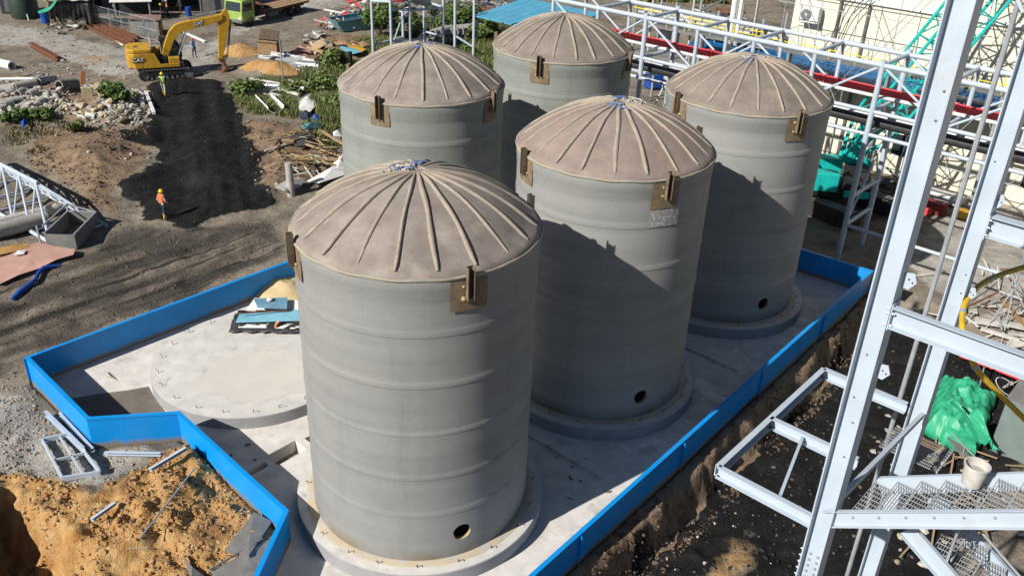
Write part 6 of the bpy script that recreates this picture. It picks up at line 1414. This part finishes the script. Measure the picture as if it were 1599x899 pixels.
heap([(1090, 20), (1160, 30), (1160, 60), (1110, 62), (1085, 50)], 40, K, ['wall_dark', 'galv', 'steel_dark', 'rust'], 2.0, 'dark machine part in the clutter beyond the pipe rack', 'machine clutter beyond the rack', (.6, 1.5), 11, 'machine_part')
heap([(1380, 240), (1440, 250), (1440, 330), (1370, 330)], 40, ['tube', 'angle', 'block', 'bar'], ['wall_dark', 'galv', 'steel_dark', 'white_dirty', 'rust'], .8, 'metal part in the clutter beside the crane', 'metal clutter beside the crane', (.5, 1.3), 12)
# concrete culverts stacked end-on
for k in range(16):
    r_, c_ = divmod(k, 8); p = at(672 + 8.5 * c_ + 4 * r_, 72 - 2.0 * c_ * .4, .42 + .75 * r_); d = azv(62) * 2.4
    tag(MB().pipe(p, p + d, .42, .33, 14).build('concrete_culvert', 'concrete', smooth=40), 'short concrete culvert pipe in the stack behind the left back tank', 'culvert', 'stacked culvert pipes')
for k, (px, py, lb) in enumerate(((440, 72, 'left light blue strip lying by the plywood'), (462, 80, 'middle light blue panel lying by the plywood'), (545, 88, 'right light blue panel lying above the tank dome'), (555, 82, 'yellow panel lying beside the right light blue one'))):
    pass
for pts, lb, mt in (([(494, 73), (506, 71), (512, 75), (500, 78)], 'small light blue sheet on the plywood heap', 'lightblue'), ([(506, 77), (522, 76), (526, 80), (508, 81)], 'pale blue strip left of the long light blue sheet', 'lightblue'), ([(531, 80), (552, 84), (566, 90), (552, 93), (532, 86)], 'long light blue sheet above the left back tank dome', 'lightblue'), ([(538, 77), (560, 80), (572, 86), (566, 89), (548, 83)], 'yellow sheet beside the long light blue one', 'yellow'), ([(508, 80), (530, 82), (540, 88), (520, 87)], 'salmon pink sheet among the plywood', 'pink')):
    sheet_at(pts, lb, mt, 'thin_sheet', 'sheet', .45, .06, .03)
def skip():
    p, q = at(531, 52), at(575, 47); d = (q - p); d.z = 0; L = d.length; d.normalize(); s = Vector((-d.y, d.x, 0)); s = s if s.y > 0 else -s; t = thing('teal_skip', 'teal steel skip filled with scrap behind the grass', 'skip', p)
    P = lambda a, b_, z: p + d * a + s * b_ + Vector((0, 0, z))
    for a, b_, c_, e in ((P(.4, 0, .1), P(L, 0, .1), P(L + .3, -.1, 1.3), P(-.3, -.1, 1.1)), (P(.4, 2, .1), P(L, 2, .1), P(L + .3, 2.1, 1.3), P(-.3, 2.1, 1.1)), (P(.4, 0, .1), P(.4, 2, .1), P(-.3, 2.1, 1.1), P(-.3, -.1, 1.1)), (P(L, 0, .1), P(L, 2, .1), P(L + .3, 2.1, 1.3), P(L + .3, -.1, 1.3)), (P(.4, 0, .1), P(L, 0, .1), P(L, 2, .1), P(.4, 2, .1))):
        MB().add([a, b_, c_, e], [(0, 1, 2, 3)]).build('side_plate', 'teal_sheet', t, solid=.05)
    for a, b_ in ((P(-.3, -.1, 1.12), P(L + .3, -.1, 1.32)), (P(-.3, 2.1, 1.12), P(L + .3, 2.1, 1.32))): MB().bar(a, b_, .12, .1).build('rim_bar', 'teal_sheet', t)
skip()
tag(MB().tube(at(486, 71, .2), at(505, 68, .2), .17, n=10).build('grey_tube', 'concrete', smooth=40), 'short grey tube lying beside the upper road', 'tube')
def crate():
    p = at(423, 88); t = thing('wooden_crate', 'tall wooden crate standing beside the steel bar bundle', 'crate', p, math.radians(-15))
    for k in range(6): MB().box((-.8 + .32 * k, -.5, .75), (.3, .04, 1.5)).build('board', 'wood', t, local=True)
    for k in range(4): MB().box((-.95, -.3 + .27 * k, .75), (.04, .25, 1.5)).build('board', 'plank', t, local=True)
    for z in (.2, 1.3): MB().box((0, -.53, z), (1.95, .03, .12)).build('batten', 'bark', t, local=True)
    MB().box((0, .05, 1.9), (1.9, .08, .9), ry=0, rx=-.5).build('lid', 'bark', t, local=True); MB().box((0, 0, .7), (1.8, .9, 1.35)).build('inner_box', 'wood', t, local=True)
crate()
# poles, posts and white sheets left of the back tank
p = at(455, 306); tag(MB().lathe([(.23, 0), (.22, 2.1), (.2, 2.15), (.01, 2.16)], 14, p - Vector((0, 0, .1))).build('concrete_post', 'concrete', smooth=40), 'round grey concrete post standing left of the nearest tank dome', 'post')
p = at(442, 122); tag(MB().tube(p, p + Vector((0, 0, 3.1)), .06, n=8).build('thin_post', 'galv', smooth=40), 'thin white post standing beside the orange sand', 'post')
p = at(548, 118); tag(MB().tube(p, p + Vector((0, 0, 2.0)), .2, n=12).build('black_stub', 'black', smooth=40), 'black pipe stub sticking up behind the left back tank', 'pipe stub')
for pts, lb, mt in (([(430, 302), (452, 290), (478, 288), (470, 300), (445, 310)], 'grey crumpled sheet at the foot of the concrete post', 'concrete'), ([(480, 292), (520, 272), (545, 268), (545, 282), (500, 298)], 'white panel lying beside the nearest tank dome', 'white'), ([(520, 262), (538, 250), (545, 272), (528, 275)], 'white panel against the left back tank', 'white'), ([(466, 165), (485, 157), (498, 168), (485, 182), (468, 180)], 'white plastic cover lying in the grass, right of the half pipe', 'white'), ([(470, 205), (498, 200), (503, 206), (476, 212)], 'teal panel lying beside the debris', 'teal_sheet'), ([(452, 222), (490, 215), (488, 236), (462, 238)], 'dark grey cloth lying on the timber debris', 'wall_dark'), ([(520, 215), (534, 212), (534, 222), (522, 224)], 'small white sheet against the left back tank', 'white')):
    sheet_at(pts, lb, mt, 'thin_sheet', 'sheet', .3, .25, .04)
for a, b_, lb in (((478, 234), (535, 256), 'pale plank lying towards the left back tank'), ((440, 228), (460, 232), 'short pale plank on the debris'), ((470, 258), (535, 262), 'long straight batten lying across the debris'), ((455, 250), (530, 272), 'pale plank nearest the white panels'), ((500, 212), (540, 238), 'broad brown board leaning against the tank foot')):
    plank_at(a, b_, .22, .08, lb, 'plank', dz=.4, dz2=.5)
for k, (x, y) in enumerate(((478, 186), (493, 192), (515, 198))):
    q = at(x, y); tag(MB().grid(lambda u, v: (lambda a, r: (q.x + r * math.cos(a) * (1 + .25 * math.sin(3 * a + k)), q.y + r * math.sin(a) * .8, q.z - .05 + .9 * v * (1 - .25 * v) + .08 * math.sin(4 * a + 9 * v)))(6.283 * u, .42 * (1 - v ** 3) * (.75 + .3 * math.sin(5 * v + k)) + .05), 12, 8).build('rubbish_sack', ('cloth_navy', 'tarp_blue', 'wall_dark')[k], smooth=30), ('dark sack, leftmost of three in the grass', 'blue sack, middle one of three in the grass', 'dark sack, nearest the left back tank')[k], 'sack')

# ------------------------------------------------------------------ sheds and fence along the top left
def sheds():
    p = at(262, 24); t = thing('workshop_shed', 'dark open workshop shed at the top edge behind the workers', 'shed', p)
    ax = azv(20); ay = Vector((-ax.y, ax.x, 0)); P = lambda a, b_, z: p + ax * a + ay * b_ + Vector((0, 0, z))
    q8 = lambda a0, a1, b0, b1, z0, z1: MB().hexa([P(a0, b0, z0), P(a1, b0, z0), P(a1, b1, z0), P(a0, b1, z0), P(a0, b0, z1), P(a1, b0, z1), P(a1, b1, z1), P(a0, b1, z1)])
    q8(-9, 3.4, 5.2, 5.5, -.3, 4.5).build('back_wall', 'wall_dark', t); q8(3.6, 6.2, 1.0, 5.5, -.3, 4.5).build('side_room', 'wall_grey', t); q8(-9.4, 6.6, .2, 6.2, 4.6, 4.75).build('roof', 'galv', t); q8(-9.2, -9, .3, 5.2, -.3, 4.5).build('end_wall', 'wall_grey', t)  # back wall's near-black colour stands for the shade under the roof
    for a in (-8.8, -4.5, -.3, 3.4): MB().bar(P(a, .4, -.2), P(a, .4, 4.6), .15, .15).build('post', 'steel_dark', t)
    q8(-6.5, -3.5, 3.6, 4.9, 0, 1.0).build('workbench', 'wall_grey', t)
    dr = at(295, 25); tag(MB().lathe([(.01, 0), (.3, 0), (.31, .3), (.3, .6), (.31, .62), (.3, .9), (.01, .9)], 18, dr).build('blue_drum', 'tarp_blue', smooth=40), 'blue drum standing behind the excavator arm by the shed', 'drum')
    dr = at(72, 36); tag(MB().lathe([(.01, 0), (.42, 0), (.43, .4), (.42, .85), (.44, .88), (.42, 1.2), (.01, 1.2)], 18, dr).build('blue_drum', 'tarp_blue', smooth=40), 'blue drum standing under the green tarp strip', 'drum')
    # lean-to with white roof
    l_ = at(185, 32); lt = thing('lean_to', 'small lean-to with a white sheet roof behind the mesh fence', 'lean-to', l_)
    Q = lambda a, b_, z: l_ + ax * a + ay * b_ + Vector((0, 0, z))
    MB().add([Q(-.6, 0, 1.75), Q(3.4, 0, 1.75), Q(3.4, 2.2, 2.1), Q(-.6, 2.2, 2.1)], [(0, 1, 2, 3)]).build('roof_sheet', 'white', lt, solid=.06)
    for a in (-.3, 3.1):
        for b_, z in ((.15, 1.75), (2.0, 2.05)): MB().bar(Q(a, b_, -.1), Q(a, b_, z), .1, .1).build('post', 'galv', lt)
    MB().add([Q(-.3, 2.1, 0), Q(3.2, 2.1, 0), Q(3.2, 2.1, 2), Q(-.3, 2.1, 2)], [(0, 1, 2, 3)]).build('back_sheet', 'wall_dark', lt, solid=.05)
    h = at(210, 57); ht = thing('tin_hut', 'low rusty tin hut with a pale front behind the excavator', 'hut', h, math.radians(18))
    MB().box((1.0, 1.0, .75), (2.6, 2.0, 1.5)).build('walls', 'concrete', ht, local=True); MB().box((1.1, 1.0, 1.56), (2.9, 2.2, .08), 0, ry=.05).build('roof', mat('roof_rust', (.30, .20, .17), (.2, .12, .1), 1.5, .85), ht, local=True); MB().box((2.4, 1.0, .75), (.25, 1.9, 1.45)).build('side_sheet', 'rust', ht, local=True)
    MB().box((.5, -.02, .7), (.8, .06, 1.3)).build('door', 'concrete', ht, local=True)
    # mesh fence
    A, B = at(140, 38), at(247, 66); d = B - A; n = 6; f = thing('mesh_fence', 'wire mesh fence on thin posts behind the row of rusty beams', 'fence', A)
    for k in range(n + 1): q = A + d * k / n; MB().tube(q - Vector((0, 0, .1)), q + Vector((0, 0, 2.1)), .045, n=6).build('post', 'galv', f)
    for z in (.1, 1.05, 2.0): MB().tube(A + Vector((0, 0, z)), B + Vector((0, 0, z)), .022, n=5).build('rail', 'galv', f)
    for k in range(n):
        b = MB(); q0, q1 = A + d * k / n, A + d * (k + 1) / n
        for j in range(1, 12): q = q0.lerp(q1, j / 12); b.bar(q + Vector((0, 0, .12)), q + Vector((0, 0, 1.98)), .008, .008)
        for j in range(1, 9): z = Vector((0, 0, .12 + 1.86 * j / 9)); b.bar(q0 + z, q1 + z, .008, .008)
        stuff(b.build('wire_mesh', 'galv', f))
    # black sheeted shelter
    s = at(82, 44); st = thing('black_shelter', 'ragged shelter covered with torn black sheets at the top left', 'shelter', s, math.radians(12)); rr = random.Random(5)
    for a in (0, 3.6):
        for b_ in (0, 2.4): MB().bar((a, b_, 0), (a, b_, 2.6), .12, .12).build('post', 'plank', st, local=True)
    for k in range(7):
        x0 = .05 + .52 * k; w_ = .5; zb_ = rr.uniform(.05, 1.1)
        MB().grid(lambda u, v: (x0 + w_ * u, -.08 + .12 * math.sin(u * 5 + k) * v, 2.5 - (2.5 - zb_) * v + .12 * math.sin(u * 6 + k * 2) * v), 6, 5).build('hanging_sheet', 'tarp_black', st, smooth=60, local=True, solid=.01)
    MB().grid(lambda u, v: (-.2 + 4.0 * u, -.3 + 3.0 * v, 2.65 + .3 * math.sin(u * 3.1) * math.sin(v * 3) + .06 * math.sin(u * 17 + v * 9)), 14, 10).build('top_sheet', 'white_dirty', st, smooth=60, local=True, solid=.02)
    MB().grid(lambda u, v: (-.3 + 1.6 * u, -.35 + 1.4 * v, 2.85 + .1 * math.sin(u * 7)), 6, 6).build('blue_patch', 'lightblue', st, smooth=60, local=True, solid=.02)
    MB().box((1.9, 2.5, 1.2), (3.6, .1, 2.4)).build('back_wall', 'wall_dark', st, local=True)
    a_, b_ = G(60, 20, 1.6), G(94, -8, 3.2); w_ = azv(-60) * .9
    tag(MB().grid(lambda u, v: tuple(a_.lerp(b_, u) + w_ * (v - .5) + Vector((0, 0, -.35 * math.sin(3.14 * u) + .08 * math.sin(v * 9 + u * 5)))), 14, 6).build('green_tarp_strip', 'tarp_green', smooth=60, solid=.02), 'green tarp strip stretched beside the black shelter', 'tarp')
    dt = at(40, 26); g = thing('dark_tank', 'dark green-black water tank at the top left corner', 'tank', dt); MB().lathe([(.01, 0), (1.3, 0), (1.35, .3), (1.35, 2.2), (1.1, 2.6), (.01, 2.75)], 24, dt).build('tank_body', mat('darkgreen', (.02, .04, .03), (.03, .05, .04), 2, .5), g, smooth=35); MB().lathe([(.3, 2.72), (.3, 2.9), (.01, 2.92)], 14, dt).build('lid', 'darkgreen', g, smooth=35)
    dt = at(22, 20); g = thing('dark_cabinet', 'tall dark steel cabinet at the top left edge', 'cabinet', dt); MB().box(dt + Vector((0, 0, 1.4)), (2.0, 1.2, 2.8), .2).build('casing', 'wall_dark', g, bevel=.04); MB().box(dt + Vector((.0, -.65, 1.4)), (.9, .04, 2.4), .2).build('door', 'steel_dark', g)
    tag(MB().tube(at(45, 33), at(40, 22, 1.9), .06, n=8).build('leaning_pole', 'white_dirty'), 'thin pale pole leaning on the dark tank', 'pole')
    tag(MB().box(at(33, 26, .25), (1.6, .8, .5), .3).build('white_bags', 'white_dirty', bevel=.15), 'white bags in front of the dark cabinet', 'bags')
sheds()
